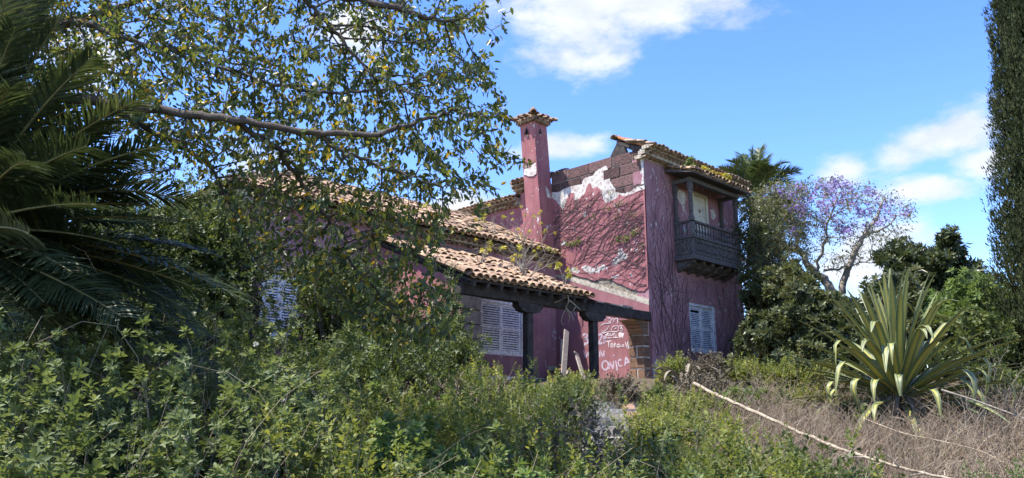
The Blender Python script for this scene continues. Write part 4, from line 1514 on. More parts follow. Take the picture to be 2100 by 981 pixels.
# ------------------------------------------------------------------ fig tree reaching in from the left
TB = W(7.6, -7.4, float(ground_z(7.6, -7.4)))
fig = thing('fig_tree', TB, 'spreading fig tree with glossy leaves hanging over the left of the garden', 'tree')
trunk = smooth_path([TB, TB + (0.1, 0.0, 1.2), W(7.5, -7.1, 2.7), W(7.4, -6.6, 3.7)], 5)
v, f = tube(trunk, lerp_r(len(trunk), 0.34, 0.22), 12)
mesh_obj('trunk', v, f, BARK, fig, smooth=True)
LD = [([W(7.4, -6.7, 3.6), at(-40, 188, 6.9), at(70, 193, 6.7), at(180, 208, 6.5), at(330, 226, 6.4), at(480, 246, 6.35), at(640, 269, 6.3), at(780, 277, 6.3)], 0.058, 0.022),
      ([W(7.4, -6.6, 3.8), at(-60, 20, 7.6), at(100, 44, 7.5), at(180, 52, 7.4), at(270, 82, 7.3), at(420, 130, 7.1), at(560, 175, 6.9)], 0.06, 0.010),
      ([at(480, 247, 6.35), at(560, 300, 6.7), at(610, 368, 7.2), at(660, 436, 7.35), at(705, 488, 7.45), at(725, 545, 7.5), at(790, 610, 7.5), at(850, 690, 7.4)], 0.026, 0.007),
      ([at(200, 212, 6.5), at(300, 262, 6.9), at(370, 298, 7.5), at(440, 355, 7.7), at(478, 440, 7.8), at(510, 500, 7.9), at(540, 560, 8.0)], 0.03, 0.008),
      ([W(7.4, -6.6, 3.9), W(7.2, -5.2, 5.4), at(300, -160, 7.0), at(480, -90, 6.8), at(640, -20, 6.7), at(780, 8, 6.6), at(870, 34, 6.6), at(930, 44, 6.6)], 0.09, 0.010),
      ([at(480, -90, 6.8), at(600, -20, 6.9), at(660, 35, 7.0), at(710, 90, 7.0), at(760, 150, 7.0), at(850, 200, 6.9)], 0.03, 0.008),
      ([at(640, 269, 6.3), at(700, 310, 6.4), at(760, 330, 6.6), at(850, 365, 6.5), at(930, 385, 6.4)], 0.02, 0.006),
      ([at(780, 277, 6.3), at(860, 250, 6.5), at(930, 230, 6.5), at(1000, 240, 6.4)], 0.024, 0.006),
      ([at(560, 175, 6.9), at(680, 190, 6.8), at(800, 180, 6.7), at(900, 150, 6.6)], 0.018, 0.006),
      ([W(7.4, -6.6, 3.9), W(6.4, -5.6, 5.6), W(5.6, -4.2, 6.6)], 0.11, 0.03),
      ([W(7.4, -6.7, 3.9), W(8.6, -6.2, 5.8), W(9.2, -4.6, 7.0)], 0.11, 0.03)]
paths = []
for pts, r0, r1 in LD:
    p = smooth_path(pts, 6)
    p[1:-1] += rng.normal(0, 0.012, (len(p) - 2, 3))
    v, f = tube(p, lerp_r(len(p), r0, r1) * (1 + rng.normal(0, 0.02, len(p))), 8)
    mesh_obj('limb', v, f, BARK, fig, smooth=True)
    paths.append(p)
nodes, par = polyline_nodes(paths)
crown = [(-200, -260), (930, -200), (945, 0), (972, 90), (982, 180), (1004, 260), (1010, 320), (985, 345), (975, 395), (880, 412), (800, 400), (720, 420),
         (640, 425), (560, 380), (440, 372), (330, 310), (200, 280), (90, 200), (-200, 240)]
droop = [(450, 370), (560, 380), (640, 420), (700, 400), (830, 420), (930, 430), (900, 520), (930, 620), (940, 690), (860, 720), (760, 690), (660, 610), (560, 560), (480, 480)]
tipd = [(1000, 290), (1045, 290), (1048, 345), (1005, 330)]


def crown_points(poly, n, d0, d1):
    out = []
    xs = [p[0] for p in poly]
    ys = [p[1] for p in poly]
    while len(out) < n:
        u = rng.uniform(min(xs), max(xs), 400)
        v = rng.uniform(min(ys), max(ys), 400)
        m = inside_poly(u, v, poly)
        for a, b in zip(u[m], v[m]):
            out.append(at(a, b, rng.uniform(d0, d1)))
    return np.array(out[:n])


cc = crown_points(crown, 900, 6.5, 9.2)
clumps = cc[rng.integers(0, len(cc), 7600)] + rng.normal(0, 0.21, (7600, 3))
att = np.concatenate([clumps, crown_points(crown, 1200, 6.3, 9.0), crown_points(droop, 1500, 6.6, 8.2), crown_points(tipd, 14, 6.2, 6.6), np.stack(W(rng.uniform(7, 13.5, 260), rng.uniform(-11, -6.5, 260), rng.uniform(4.3, 8, 260)), -1)])  # last set is crown out of view at left, added for its shade
nd_, pr_ = colonize(att, nodes, par, 0.11, 1.3, 0.13, 130, 0.12)
r_, kids = pipe_radii(pr_, 0.0032, 2.8)
n0 = len(nodes)
idx = np.arange(n0, len(nd_))
v, f = segs(nd_[pr_[idx]], nd_[idx], np.minimum(r_[pr_[idx]], 0.016), np.minimum(r_[idx], 0.016), 4)
mesh_obj('twigs', v, f, BARK, fig, kind='stuff')
# leaves on the young ends of the twigs
young = idx[r_[idx] < 0.0072]
lp, ld = [], []
for i in young:
    k = 8 if kids[i] == 0 else (4 if rng.random() < 0.6 else 3)
    td = unit(nd_[i] - nd_[pr_[i]])
    for _ in range(k):
        lp.append(nd_[i] - td * rng.uniform(0, 0.14) + rng.normal(0, 0.028, 3))
        ld.append(td * 0.6 + rng.normal(0, 0.6, 3) + np.array((0, 0, -0.75)))
lp, ld = np.array(lp), unit(np.array(ld))
ls = rng.uniform(0.038, 0.092, len(lp))
print('fig leaves', len(lp), 'twigs', len(idx))
# nearest, freely hanging leaves are leaves of their own
fw = (lp[:, 0] + lp[:, 1]) * R2
rt = (lp[:, 0] - lp[:, 1]) * R2
U = 1050 + FPX * rt / (fw * math.cos(TILT) + (lp[:, 2] - EYE) * math.sin(TILT))
V = 490.5 - FPX * (-fw * math.sin(TILT) + (lp[:, 2] - EYE) * math.cos(TILT)) / (fw * math.cos(TILT) + (lp[:, 2] - EYE) * math.sin(TILT))
vis = (U > 0) & (U < 2100) & (V > 0) & (V < 981)
order = np.argsort(np.where(vis, -ls / fw, 9))
own = order[:300]
BIG_V, BIG_F = [], []
for k in range(6):
    t = k / 5
    wv = 0.26 * math.sin(math.pi * min(1, t * 0.98 + 0.03) ** 0.8) * (1 - 0.1 * t)
    BIG_V += [(-wv, t, 0.06 * math.sin(math.pi * t) + 0.02), (0, t, 0.04 * math.sin(math.pi * t) - 0.12 * t * t), (wv, t, 0.06 * math.sin(math.pi * t) + 0.02)]
    BIG_V[-3] = (-wv, t, 0.05 * (wv > 0.05) - 0.12 * t * t + 0.05 * wv)
    BIG_V[-1] = (wv, t, 0.05 * (wv > 0.05) - 0.12 * t * t + 0.05 * wv)
for k in range(5):
    a = k * 3
    BIG_F += [(a, a + 1, a + 4, a + 3), (a + 1, a + 2, a + 5, a + 4)]
leafmeshes = []
for k in range(12):
    me = bpy.data.meshes.new('leaf')
    me.from_pydata(BIG_V, [], BIG_F)
    a = me.attributes.new('rnd', 'FLOAT', 'FACE')
    a.data.foreach_set('value', np.full(len(BIG_F), (k + 0.5) / 12 if k < 11 else 0.96, np.float32))
    me.materials.append(FICUS)
    leafmeshes.append(me)
nrm_all = rand_dirs(len(lp)) * 0.9 + np.array((0, 0, 0.6))
FR = frames(ld, nrm_all)
for q, i in enumerate(own):
    o = bpy.data.objects.new('leaf', leafmeshes[int(rng.integers(0, 12))])
    COL.objects.link(o)
    o.parent = fig
    M = np.eye(4)
    M[:3, :3] = FR[i] * ls[i]
    M[:3, 3] = lp[i] - TB
    o.matrix_local = Matrix(M.tolist())
rest = np.setdiff1d(np.arange(len(lp)), own)
lr_ = rng.random(len(rest)) ** 1.1
inn = vis[rest]
scatter_leaves('foliage', lp[rest][inn], ld[rest][inn], ls[rest][inn], FICUS, fig, nrm=nrm_all[rest][inn], rnd=lr_[inn])
scatter_leaves('foliage', lp[rest][~inn], ld[rest][~inn], ls[rest][~inn], FICUS, fig, LEAF3_V, LEAF3_F, nrm=nrm_all[rest][~inn], rnd=lr_[~inn])


# ------------------------------------------------------------------ palms
def frond_geo(p0, p1, p2, nl, ll, wd=0.030, droop=0.25, roll=0.0, vee=0.35, r0=0.022):
    """feather leaf along a bent rachis from p0 (base) over p1 to p2 (tip)"""
    p0, p1, p2 = (np.array(q, float) for q in (p0, p1, p2))
    t = np.linspace(0, 1, 14)[:, None]
    path = p0 * (1 - t) ** 2 + p1 * 2 * t * (1 - t) + p2 * t * t
    rv, rf = tube(path, lerp_r(14, r0, 0.004), 5)
    ts = np.linspace(0.14, 0.995, nl)
    P, D, Nn, S = [], [], [], []
    for tt in ts:
        q = p0 * (1 - tt) ** 2 + p1 * 2 * tt * (1 - tt) + p2 * tt * tt
        tg = unit((p1 - p0) * (1 - tt) + (p2 - p1) * tt)
        side = np.cross(tg, (0, 0, 1.0))
        side = unit(side) if np.linalg.norm(side) > 1e-3 else np.array((1.0, 0, 0))
        upv = np.cross(side, tg)
        c, s = math.cos(roll), math.sin(roll)
        side, upv = side * c + upv * s, upv * c - side * s
        fwd = 0.35 + 0.9 * tt
        L = ll * (0.35 + 0.65 * math.sin(math.pi * min(1, 0.12 + tt * 0.80)))
        for sg in (-1, 1):
            P.append(q)
            D.append(side * sg + tg * fwd + upv * vee + rng.normal(0, 0.10, 3) + np.array((0, 0, -droop * 0.4)))
            Nn.append(upv + rng.normal(0, 0.25, 3))
            S.append(L * rng.uniform(0.85, 1.1))
    w_ = wd / ll
    tv = np.array([(-w_ * 0.3, 0, 0), (w_ * 0.3, 0, 0), (-w_ / 2, 0.45, 0.02), (w_ / 2, 0.45, 0.02), (-w_ * 0.07, 1, -droop * 0.35), (w_ * 0.07, 1, -droop * 0.35)])
    tf = np.array([(0, 1, 3, 2), (2, 3, 5, 4)])
    lv, lf = inst(tv, tf, frames(np.array(D), np.array(Nn)), np.array(P), np.array(S))
    return (rv, rf), (lv, lf)


def add_frond(root, p0, p1, p2, nl, ll, mat, **kw):
    (rv, rf), (lv, lf) = frond_geo(p0, p1, p2, nl, ll, **kw)
    fo = mesh_obj('frond', lv, lf, mat, root, rnd=np.repeat(np.clip(rng.normal(0.45, 0.2, len(lf) // 2) + rng.normal(0, 0.1), 0, 1), 2))
    mesh_obj('rachis', rv, rf, TWIG if mat is PALMDRY else PALMB_R, fo)


PALMB_R = surf('olive_rachis', (0.10, 0.095, 0.035), (0.20, 0.18, 0.07), 5, 0.6, 30, 0.3)

PS_ = 0.70
PC = W(9.3 * PS_, -6.9 * PS_, 1.6 + 2.05 * PS_)
pb = W(9.3 * PS_, -6.9 * PS_, float(ground_z(9.3 * PS_, -6.9 * PS_)))
palm = thing('date_palm', pb, 'dark feathery date palm at the left edge below the fig branches', 'palm tree')
tr = np.array([pb + (PC - pb) * t for t in np.linspace(0, 1, 14)])
v, f = tube(tr, 0.26 + 0.04 * (np.arange(14) % 2), 14)
mesh_obj('trunk', v, f, PALMT, palm)
tips = [(70, -20, 8.6, 0.8), (130, 30, 8.9, 0.8), (190, 120, 8.5, 0.7), (20, -30, 8.2, 0.8), (95, 5, 8.9, 0.9), (30, 60, 8.4, 0.9), (290, 205, 8.3, 0.6), (170, 120, 9.6, 0.7), (330, 300, 8.6, 0.5), (320, 372, 9.2, 0.35), (360, 455, 8.5, 0.45), (350, 350, 10.2, 0.5),
        (500, 615, 8.8, 0.75), (300, 540, 9.3, 0.3), (420, 690, 8.9, 0.5), (250, 650, 8.2, 0.3), (150, 560, 7.8, 0.4), (60, 480, 7.6, 0.4), (330, 760, 9.3, 0.35), (60, 330, 7.5, 0.6),
        (120, 720, 8.0, 0.25), (200, 420, 7.7, 0.4), (430, 520, 10.4, 0.5), (470, 790, 9.6, 0.3), (380, 620, 10.0, 0.4), (180, 300, 8.0, 0.5), (240, 500, 8.4, 0.4), (90, 620, 8.2, 0.3), (300, 420, 9.8, 0.5), (200, 740, 9.4, 0.3), (20, 180, 8.0, 0.7), (130, 230, 9.0, 0.7), (390, 640, 9.6, 0.6), (120, 500, 9.0, 0.3), (260, 600, 9.0, 0.35), (340, 590, 10.6, 0.4), (160, 660, 9.2, 0.3), (420, 600, 9.6, 0.5), (60, 560, 8.6, 0.3), (300, 680, 9.8, 0.3), (220, 560, 10.4, 0.3), (400, 720, 10.2, 0.3), (40, 680, 8.4, 0.2), (270, 330, 9.4, 0.5), (230, 260, 8.8, 0.6), (310, 460, 9.2, 0.4)]
for u, v_, d, lift in tips:
    tip = at(u, v_, d * PS_)
    mid = PC * 0.45 + tip * 0.55 + PS_ * np.array((0, 0, lift * (0.55 + 0.25 * np.linalg.norm(tip - PC) / 3)))
    L = np.linalg.norm(tip - PC) / PS_
    add_frond(palm, PC + rng.normal(0, 0.05, 3), mid, tip, int(42 + 16 * L), 0.36, PALML, wd=0.024, roll=rng.normal(0, 0.35), droop=0.35)
for k in range(40):
    az = rng.uniform(0, 2 * math.pi)
    el = rng.uniform(-0.6, 1.25)
    L = rng.uniform(1.6, 2.2)
    d = np.array((math.cos(az) * math.cos(el), math.sin(az) * math.cos(el), math.sin(el)))
    tip = PC + d * L + np.array((0, 0, -0.5))
    if d.dot(np.array((R2, R2, 0))) < -0.55 and el < 0.4:
        continue
    add_frond(palm, PC + rng.normal(0, 0.06, 3), PC + d * L * 0.55 + np.array((0, 0, 0.25)), tip, 70, 0.34, PALML, wd=0.024, roll=rng.normal(0, 0.4), droop=0.35)

# palm behind the tower
PB = at(1552, 420, 28.5)
gb = np.array((PB[0], PB[1], float(gz_xy(PB[0], PB[1]))))
bp = thing('date_palm', gb, 'tall palm rising behind the tower with a shaggy skirt of dead fronds', 'palm tree')
tr = np.array([gb + (PB - gb) * t for t in np.linspace(0, 1, 20)])
v, f = tube(tr, 0.30 + 0.05 * (np.arange(20) % 2), 12)
mesh_obj('trunk', v, f, PALMT, bp)
for (u, v_, dd, lift) in [(1540, 312, 28.5, 1.1), (1502, 330, 28, 0.9), (1475, 345, 28, 0.9), (1575, 325, 29, 1.0), (1636, 352, 28, 1.0), (1622, 375, 29, 0.9), (1640, 430, 28, 0.9),
                           (1655, 500, 28.5, 1.2), (1620, 540, 28, 1.2), (1470, 420, 28, 0.8), (1590, 345, 27, 0.9), (1560, 330, 26.8, 0.9), (1600, 470, 27, 1.0), (1690, 460, 29.5, 1.0), (1495, 350, 29, 1.0), (1520, 318, 29.5, 1.1), (1560, 305, 29, 1.1), (1610, 335, 28, 1.0), (1500, 450, 28.5, 0.9), (1580, 520, 27.5, 1.0)]:
    tip = at(u, v_, dd)
    mid = PB * 0.5 + tip * 0.5 + np.array((0, 0, lift * 0.75))
    add_frond(bp, PB + rng.normal(0, 0.08, 3), mid, tip, 80, 0.55, PALMB, wd=0.045, roll=rng.normal(0, 0.3), droop=0.4, r0=0.03)
for k in range(26):
    az = rng.uniform(0, 2 * math.pi)
    d = np.array((math.cos(az), math.sin(az), 0))
    z0 = rng.uniform(-1.6, 0.1)
    p0 = PB + np.array((0, 0, z0)) + d * 0.25
    add_frond(bp, p0, p0 + d * rng.uniform(0.5, 0.9) + np.array((0, 0, -0.4)), p0 + d * rng.uniform(0.3, 0.7) + np.array((0, 0, -rng.uniform(1.6, 2.6))), 30, 0.4, PALMDRY, wd=0.05, droop=0.8, r0=0.03)


# ------------------------------------------------------------------ violet-flowered tree behind the palm
JB = at(1722, 640, 26.0)
jb = np.array((JB[0], JB[1], float(gz_xy(JB[0], JB[1]))))
jac = thing('jacaranda_tree', jb, 'sparse spreading tree with violet blossom right of the tower', 'tree')
JP = [([jb, at(1722, 640, 26), at(1728, 590, 26), at(1748, 530, 26), at(1775, 480, 26), at(1800, 440, 26), at(1815, 405, 26)], 0.16, 0.03),
      ([at(1722, 640, 26), at(1700, 585, 26.2), at(1672, 560, 26.4), at(1640, 520, 26.5), at(1600, 505, 26.5), at(1550, 500, 26.4), at(1515, 485, 26.2)], 0.17, 0.04),
      ([at(1640, 520, 26.5), at(1632, 480, 26.4), at(1625, 440, 26.2), at(1610, 400, 26.0)], 0.06, 0.02),
      ([at(1672, 560, 26.4), at(1690, 500, 25.9), at(1700, 450, 25.6), at(1720, 400, 25.6)], 0.06, 0.02),
      ([at(1775, 480, 26), at(1810, 470, 25.8), at(1850, 440, 25.6)], 0.05, 0.015),
      ([at(1690, 555, 26.3), at(1740, 545, 25.8), at(1800, 530, 25.4)], 0.05, 0.015),
      ([at(1600, 505, 26.5), at(1570, 470, 26.2), at(1545, 430, 26)], 0.05, 0.015)]
jp = []
for pts, r0, r1 in JP:
    p = smooth_path(pts, 5)
    p[1:-1] += rng.normal(0, 0.03, (len(p) - 2, 3))
    v, f = tube(p, lerp_r(len(p), r0, r1), 8)
    mesh_obj('limb', v, f, BARKP, jac, smooth=True)
    jp.append(p)
nodes, par = polyline_nodes(jp)
jpoly = [(1505, 420), (1560, 385), (1640, 372), (1690, 362), (1760, 372), (1800, 392), (1870, 405), (1882, 440), (1855, 500), (1800, 540), (1740, 550), (1680, 545), (1600, 520), (1530, 510)]
att = crown_points(jpoly, 1700, 24.0, 28.2)
jn, jpar = colonize(att, nodes, par, 0.18, 2.4, 0.22, 90, -0.05)
jr, jk = pipe_radii(jpar, 0.0055, 2.6)
idx = np.arange(len(nodes), len(jn))
v, f = segs(jn[jpar[idx]], jn[idx], np.minimum(jr[jpar[idx]], .05), np.minimum(jr[idx], .05), 4)
mesh_obj('twigs', v, f, BARKP, jac, kind='stuff')


def to_px(P):
    fw = (P[:, 0] + P[:, 1]) * R2
    rt = (P[:, 0] - P[:, 1]) * R2
    dd = fw * math.cos(TILT) + (P[:, 2] - EYE) * math.sin(TILT)
    return 1050 + FPX * rt / dd, 490.5 - FPX * (-fw * math.sin(TILT) + (P[:, 2] - EYE) * math.cos(TILT)) / dd


tipsj = idx[jk[idx] == 0]
allj = idx[jr[idx] < 0.016]
uu, vv = to_px(jn[tipsj])
fl = np.zeros(len(tipsj), bool)
for (a, b, ra, rb) in [(1715, 385, 48, 22), (1760, 410, 48, 30), (1690, 430, 42, 28), (1640, 470, 40, 16), (1710, 470, 40, 14), (1650, 395, 40, 20), (1820, 430, 50, 16), (1780, 455, 35, 15), (1590, 400, 25, 14), (1640, 428, 40, 14)]:
    fl |= ((uu - a) / ra) ** 2 + ((vv - b) / rb) ** 2 < 1
fl &= rng.random(len(fl)) < 0.85
bl = jn[tipsj[fl]]
bl = bl[rng.random(len(bl)) < 0.5]
n_ = 22
bpos = np.repeat(bl, n_, 0) + rng.normal(0, 0.085, (len(bl) * n_, 3))
scatter_leaves('blossom', bpos, rand_dirs(len(bpos)), rng.uniform(0.07, 0.12, len(bpos)), JACF, jac, LEAF3_V * np.array((1.7, 1, 1)), LEAF3_F)
gsel = allj[rng.random(len(allj)) < np.where(to_px(jn[allj])[0] < 1660, 0.95, 0.2)]
gp = np.repeat(jn[gsel], 14, 0) + rng.normal(0, 0.13, (len(gsel) * 14, 3))
scatter_leaves('foliage', gp, rand_dirs(len(gp)) + np.array((0, 0, -0.2)), rng.uniform(0.07, 0.15, len(gp)), JACL, jac, LEAF3_V * np.array((0.7, 1, 1)), LEAF3_F)


# ------------------------------------------------------------------ bushes and trees to the right of the tower
def base_of(p):
    return (float(p[0]), float(p[1]), float(gz_xy(p[0], p[1])))


c = at(1640, 685, 20.5)
bush('evergreen_bush', base_of(c), c - (0, 0, 0.3), (1.35, 1.35, 1.75), 34, 26, ROSEL3, 0.17, OLIVE, 'tall dark evergreen bush between the tower and the spiky rosette plant', 'bush', lr=0.42)
c = at(1600, 580, 23.5)
bush('evergreen_bush', base_of(c), c - (0, 0, 0.2), (1.1, 1.1, 1.1), 18, 24, ROSEL3, 0.16, OLIVE, 'olive green bush behind, at the foot of the tall palm', 'bush')
c = at(1590, 790, 19.0)
bush('evergreen_bush', base_of(c), c - (0, 0, 0.1), (0.9, 0.9, 0.8), 16, 26, ROSEL3, 0.13, LOQUAT, 'low dark bush at the right foot of the tower', 'bush')
c = at(1700, 800, 17.0)
bush('evergreen_bush', base_of(c), c - (0, 0, 0.2), (0.9, 0.9, 1.0), 16, 26, ROSEL3, 0.13, LOQUAT, 'dark bush just left of the spiky rosette plant', 'bush')
for (u, v_, d, rx, rz, mt, lab) in [(365, 525, 14.0, 1.4, 1.3, SHRUBC, 'leafy green tree hiding the near end of the wing'), (300, 560, 13.0, 1.4, 1.2, SHRUBC, 'leafy green tree behind the middle palm fronds'),
                                    (470, 560, 13.6, 0.9, 1.2, SHRUBC, 'slender green bush left of the left wing window'), (700, 600, 14.3, 1.1, 0.8, SHRUBC, 'loose green bush below the wing eave'),
                                    (160, 560, 12.5, 1.5, 1.3, SHRUBC, 'leafy green tree behind the left palm fronds')]:
    c = at(u, v_, d)
    bush('leafy_tree', base_of(c), c, (rx, rx, rz), 20, 33, SHOOT3, 0.28, mt, lab, 'tree')
for (u, v_, d, rx, rz, lab) in [(1565, 560, 24.5, 0.85, 2.4, 'tall olive shrub pressed against the right edge of the tower')]:
    c = at(u, v_, d)
    bush('evergreen_bush', base_of(c), c, (rx, rx, rz), 18, 18, SHOOT3, 0.4, OLIVE, lab, 'bush')
c = at(1905, 560, 24.0)
bush('loquat_tree', base_of(c), c, (1.75, 1.75, 1.25), 30, 24, ROSEL3, 0.22, LOQUAT, 'round-headed dark leafy tree beyond the spiky rosette plant', 'tree', lr=0.42)
c = at(1800, 640, 22.0)
bush('evergreen_bush', base_of(c), c, (1.3, 1.3, 1.0), 18, 24, ROSEL3, 0.15, LOQUAT, 'dark bush behind the spiky rosette plant, below the violet tree', 'bush')
c = at(2010, 620, 18.5)
bush('leafy_shrub', base_of(c), c - (0, 0, 0.2), (0.85, 0.85, 1.1), 16, 22, ROSE3, 0.13, BRIGHT, 'light green shrub next to the cypress', 'shrub')
c = at(1985, 700, 16.5)
bush('leafy_shrub', base_of(c), c - (0, 0, 0.2), (0.9, 0.9, 0.8), 14, 22, ROSE3, 0.11, SHRUBC, 'mid green shrub at the foot of the cypress', 'shrub')
c = at(2070, 790, 14.0)
bush('leafy_shrub', base_of(c), c - (0, 0, 0.2), (0.8, 0.8, 0.7), 12, 18, ROSE3, 0.09, SHRUBC, 'straggly shrub under the cypress at the right edge', 'shrub')

for (u, v_, d, rx, rz, temps, sz, mt, lab) in [
        (1565, 735, 22.5, 1.1, 1.0, ROSEL3, 0.15, LOQUAT, 'dark shaded bush close behind the right foot of the tower'),
        (1690, 690, 24.5, 1.3, 1.2, ROSEL3, 0.15, OLIVE, 'olive bush under the trunk of the violet tree'),
        (1760, 720, 19.5, 1.0, 1.0, ROSEL3, 0.14, LOQUAT, 'dark bush close behind the left leaves of the agave'),
        (1850, 690, 21.0, 1.4, 1.2, ROSEL3, 0.16, OLIVE, 'olive bush directly behind the agave'),
        (1950, 660, 20.5, 1.2, 1.2, ROSE3, 0.13, BRIGHT, 'light green bush behind the right leaves of the agave'),
        (2040, 690, 21.5, 1.2, 1.6, ROSEL3, 0.15, LOQUAT, 'dark bush behind the cypress foot'),
        (2105, 745, 17.5, 0.9, 0.9, ROSEL3, 0.13, LOQUAT, 'dark bush at the right border behind the straggly shrub'),
        (1760, 680, 34, 2.6, 1.4, ROSEL3, 0.3, OLIVE, 'distant tree low behind the violet tree'),
        (1900, 650, 36, 3.0, 2.0, ROSEL3, 0.3, LOQUAT, 'distant dark tree behind the round-headed tree'),
        (1640, 680, 36, 2.6, 1.6, ROSEL3, 0.3, OLIVE, 'distant tree between the tall palm and the violet tree')]:
    c = at(u, v_, d)
    bush('evergreen_bush', base_of(c), c, (rx, rx, rz), 18, 22 if sz < 0.25 else 7, temps, sz, mt, lab, 'bush')

# cypress
cb = W(16.0, 11.75, float(ground_z(16, 11.75)))
cyp = thing('cypress_tree', cb, 'tall dense cypress column at the right edge of the photo', 'tree')
ctr = np.array([cb, cb + (0, 0, 4.0), cb + (0, 0, 13)])
v, f = tube(smooth_path(ctr, 4), lerp_r(9, 0.24, 0.05), 8)
mesh_obj('trunk', v, f, BARK, cyp)


def cyp_r(zz, th):
    base = np.clip(1.62 - (zz - 1.3) * 0.118, 0.05, 2) * np.clip((zz - 0.3) / 1.3, 0.2, 1) ** 0.5
    lump = 0.07 * np.sin(th * 7 + 1.3 * np.sin(zz * 0.9)) + 0.06 * np.sin(th * 15 + 2.0 * np.sin(zz * 1.7 + 1)) + 0.05 * np.sin(zz * 3.1 + 2 * np.sin(th * 4)) + 0.04 * np.sin(zz * 7.3 + th * 9)
    return base * (0.95 + lump), lump


bz, bt = rng.uniform(0.6, 12, 420), rng.uniform(0, 6.283, 420)
br_, _ = cyp_r(bz, bt)
v, f = segs(np.stack([cb[0] + 0 * bz, cb[1] + 0 * bz, cb[2] + np.maximum(bz - 0.9 * br_, 0.2)], -1), np.stack([cb[0] + np.cos(bt) * br_ * 0.85, cb[1] + np.sin(bt) * br_ * 0.85, cb[2] + bz], -1), 0.02, 0.006, 4)
mesh_obj('boughs', v, f, BARK, cyp, kind='stuff')
# upright sprays gathered into many small plumes, over a dark inner mass
npl = 7000
pz, pt_ = rng.uniform(0.5, 12.6, npl), rng.uniform(0, 6.283, npl)
pr, lump = cyp_r(pz, pt_)
pr = pr * rng.uniform(0.88, 1.0, npl)
per = 15
k = np.repeat(np.arange(npl), per)
n_ = len(k)
tt = rng.random(n_)
th = pt_[k] + rng.normal(0, 0.035, n_) / np.maximum(pr[k], 0.2)
rad = pr[k] + rng.normal(0, 0.035, n_) + 0.05 * tt
zz = pz[k] + tt * 0.36
pos = cb + np.stack([np.cos(th) * rad, np.sin(th) * rad, zz], -1)
dr = np.stack([np.cos(th) * 0.35, np.sin(th) * 0.35, np.ones(n_)], -1) + rng.normal(0, 0.28, (n_, 3))
nr_ = np.stack([np.cos(th), np.sin(th), np.zeros(n_)], -1) + rng.normal(0, 0.6, (n_, 3))
scatter_leaves('foliage', pos, dr, rng.uniform(0.05, 0.115, n_), CYPR, cyp, LEAF3_V * np.array((0.6, 1, 1)), LEAF3_F, nrm=nr_,
               rnd=np.clip(np.repeat(rng.random(npl), per) * 0.7 + rng.random(n_) * 0.3, 0, 1))
n_ = 16000
zz, th = rng.uniform(0.5, 12.4, n_), rng.uniform(0, 6.283, n_)
rad = cyp_r(zz, th)[0] * rng.uniform(0.45, 0.84, n_)
pos = cb + np.stack([np.cos(th) * rad, np.sin(th) * rad, zz], -1)
scatter_leaves('inner_foliage', pos, np.array((0, 0, 1.0)) + rng.normal(0, 0.35, (n_, 3)), rng.uniform(0.15, 0.3, n_), CYPR, cyp, LEAF3_V, LEAF3_F, nrm=rand_dirs(n_))

# ------------------------------------------------------------------ variegated rosette plant
AB = at(1850, 842, 13.5)
AB[2] = float(gz_xy(AB[0], AB[1]))
ag = thing('agave', AB, 'huge agave with arching yellow-striped green leaves on the right', 'plant')


def strap(p0, az, el, L, wd, bend, kink=None, n=17, wob=0.0, thick=0.006):
    """a channelled strap leaf with real thickness; returns verts, faces, across"""
    d = np.array((math.cos(az), math.sin(az), 0))
    side = np.array((-math.sin(az), math.cos(az), 0))
    p = np.array(p0, float)
    a = el
    vs, ac = [], []
    for i in range(n):
        t = i / (n - 1)
        w_ = wd * (0.75 + 0.5 * t - 0.15 * t * t if t < 0.5 else (1.0 - ((t - 0.5) / 0.5) ** 2.4)) * 0.5
        w_ = max(w_, 0.003)
        tg = d * math.cos(a) + np.array((0, 0, math.sin(a)))
        nm = -d * math.sin(a) + np.array((0, 0, math.cos(a)))
        ch = 0.38 * w_
        for s_ in (-1, -0.5, 0, 0.5, 1):
            vs.append(p + side * w_ * s_ + nm * ch * (abs(s_) ** 1.3) + side * wob * math.sin(t * 5) * 0.02)
            ac.append(s_)
        for s_ in (-1, -0.5, 0, 0.5, 1):
            vs.append(p + side * w_ * s_ * 0.98 + nm * (ch * (abs(s_) ** 1.3) - thick * (1.2 - abs(s_))))
            ac.append(s_)
        p = p + tg * L / (n - 1)
        a -= bend / (n - 1) * (0.4 + 1.2 * t)
        if kink and 0 <= t - kink[0] < 3.0 / (n - 1):
            a -= kink[1] / 3
    fs = []
    for i in range(n - 1):
        b0, b1 = i * 10, (i + 1) * 10
        for k in range(4):
            fs.append((b0 + k, b0 + k + 1, b1 + k + 1, b1 + k))
            fs.append((b0 + 5 + k + 1, b0 + 5 + k, b1 + 5 + k, b1 + 5 + k + 1))
        fs.append((b0 + 5, b0, b1, b1 + 5))
        fs.append((b0 + 4, b0 + 9, b1 + 9, b1 + 4))
    return np.array(vs), np.array(fs), np.array(ac)


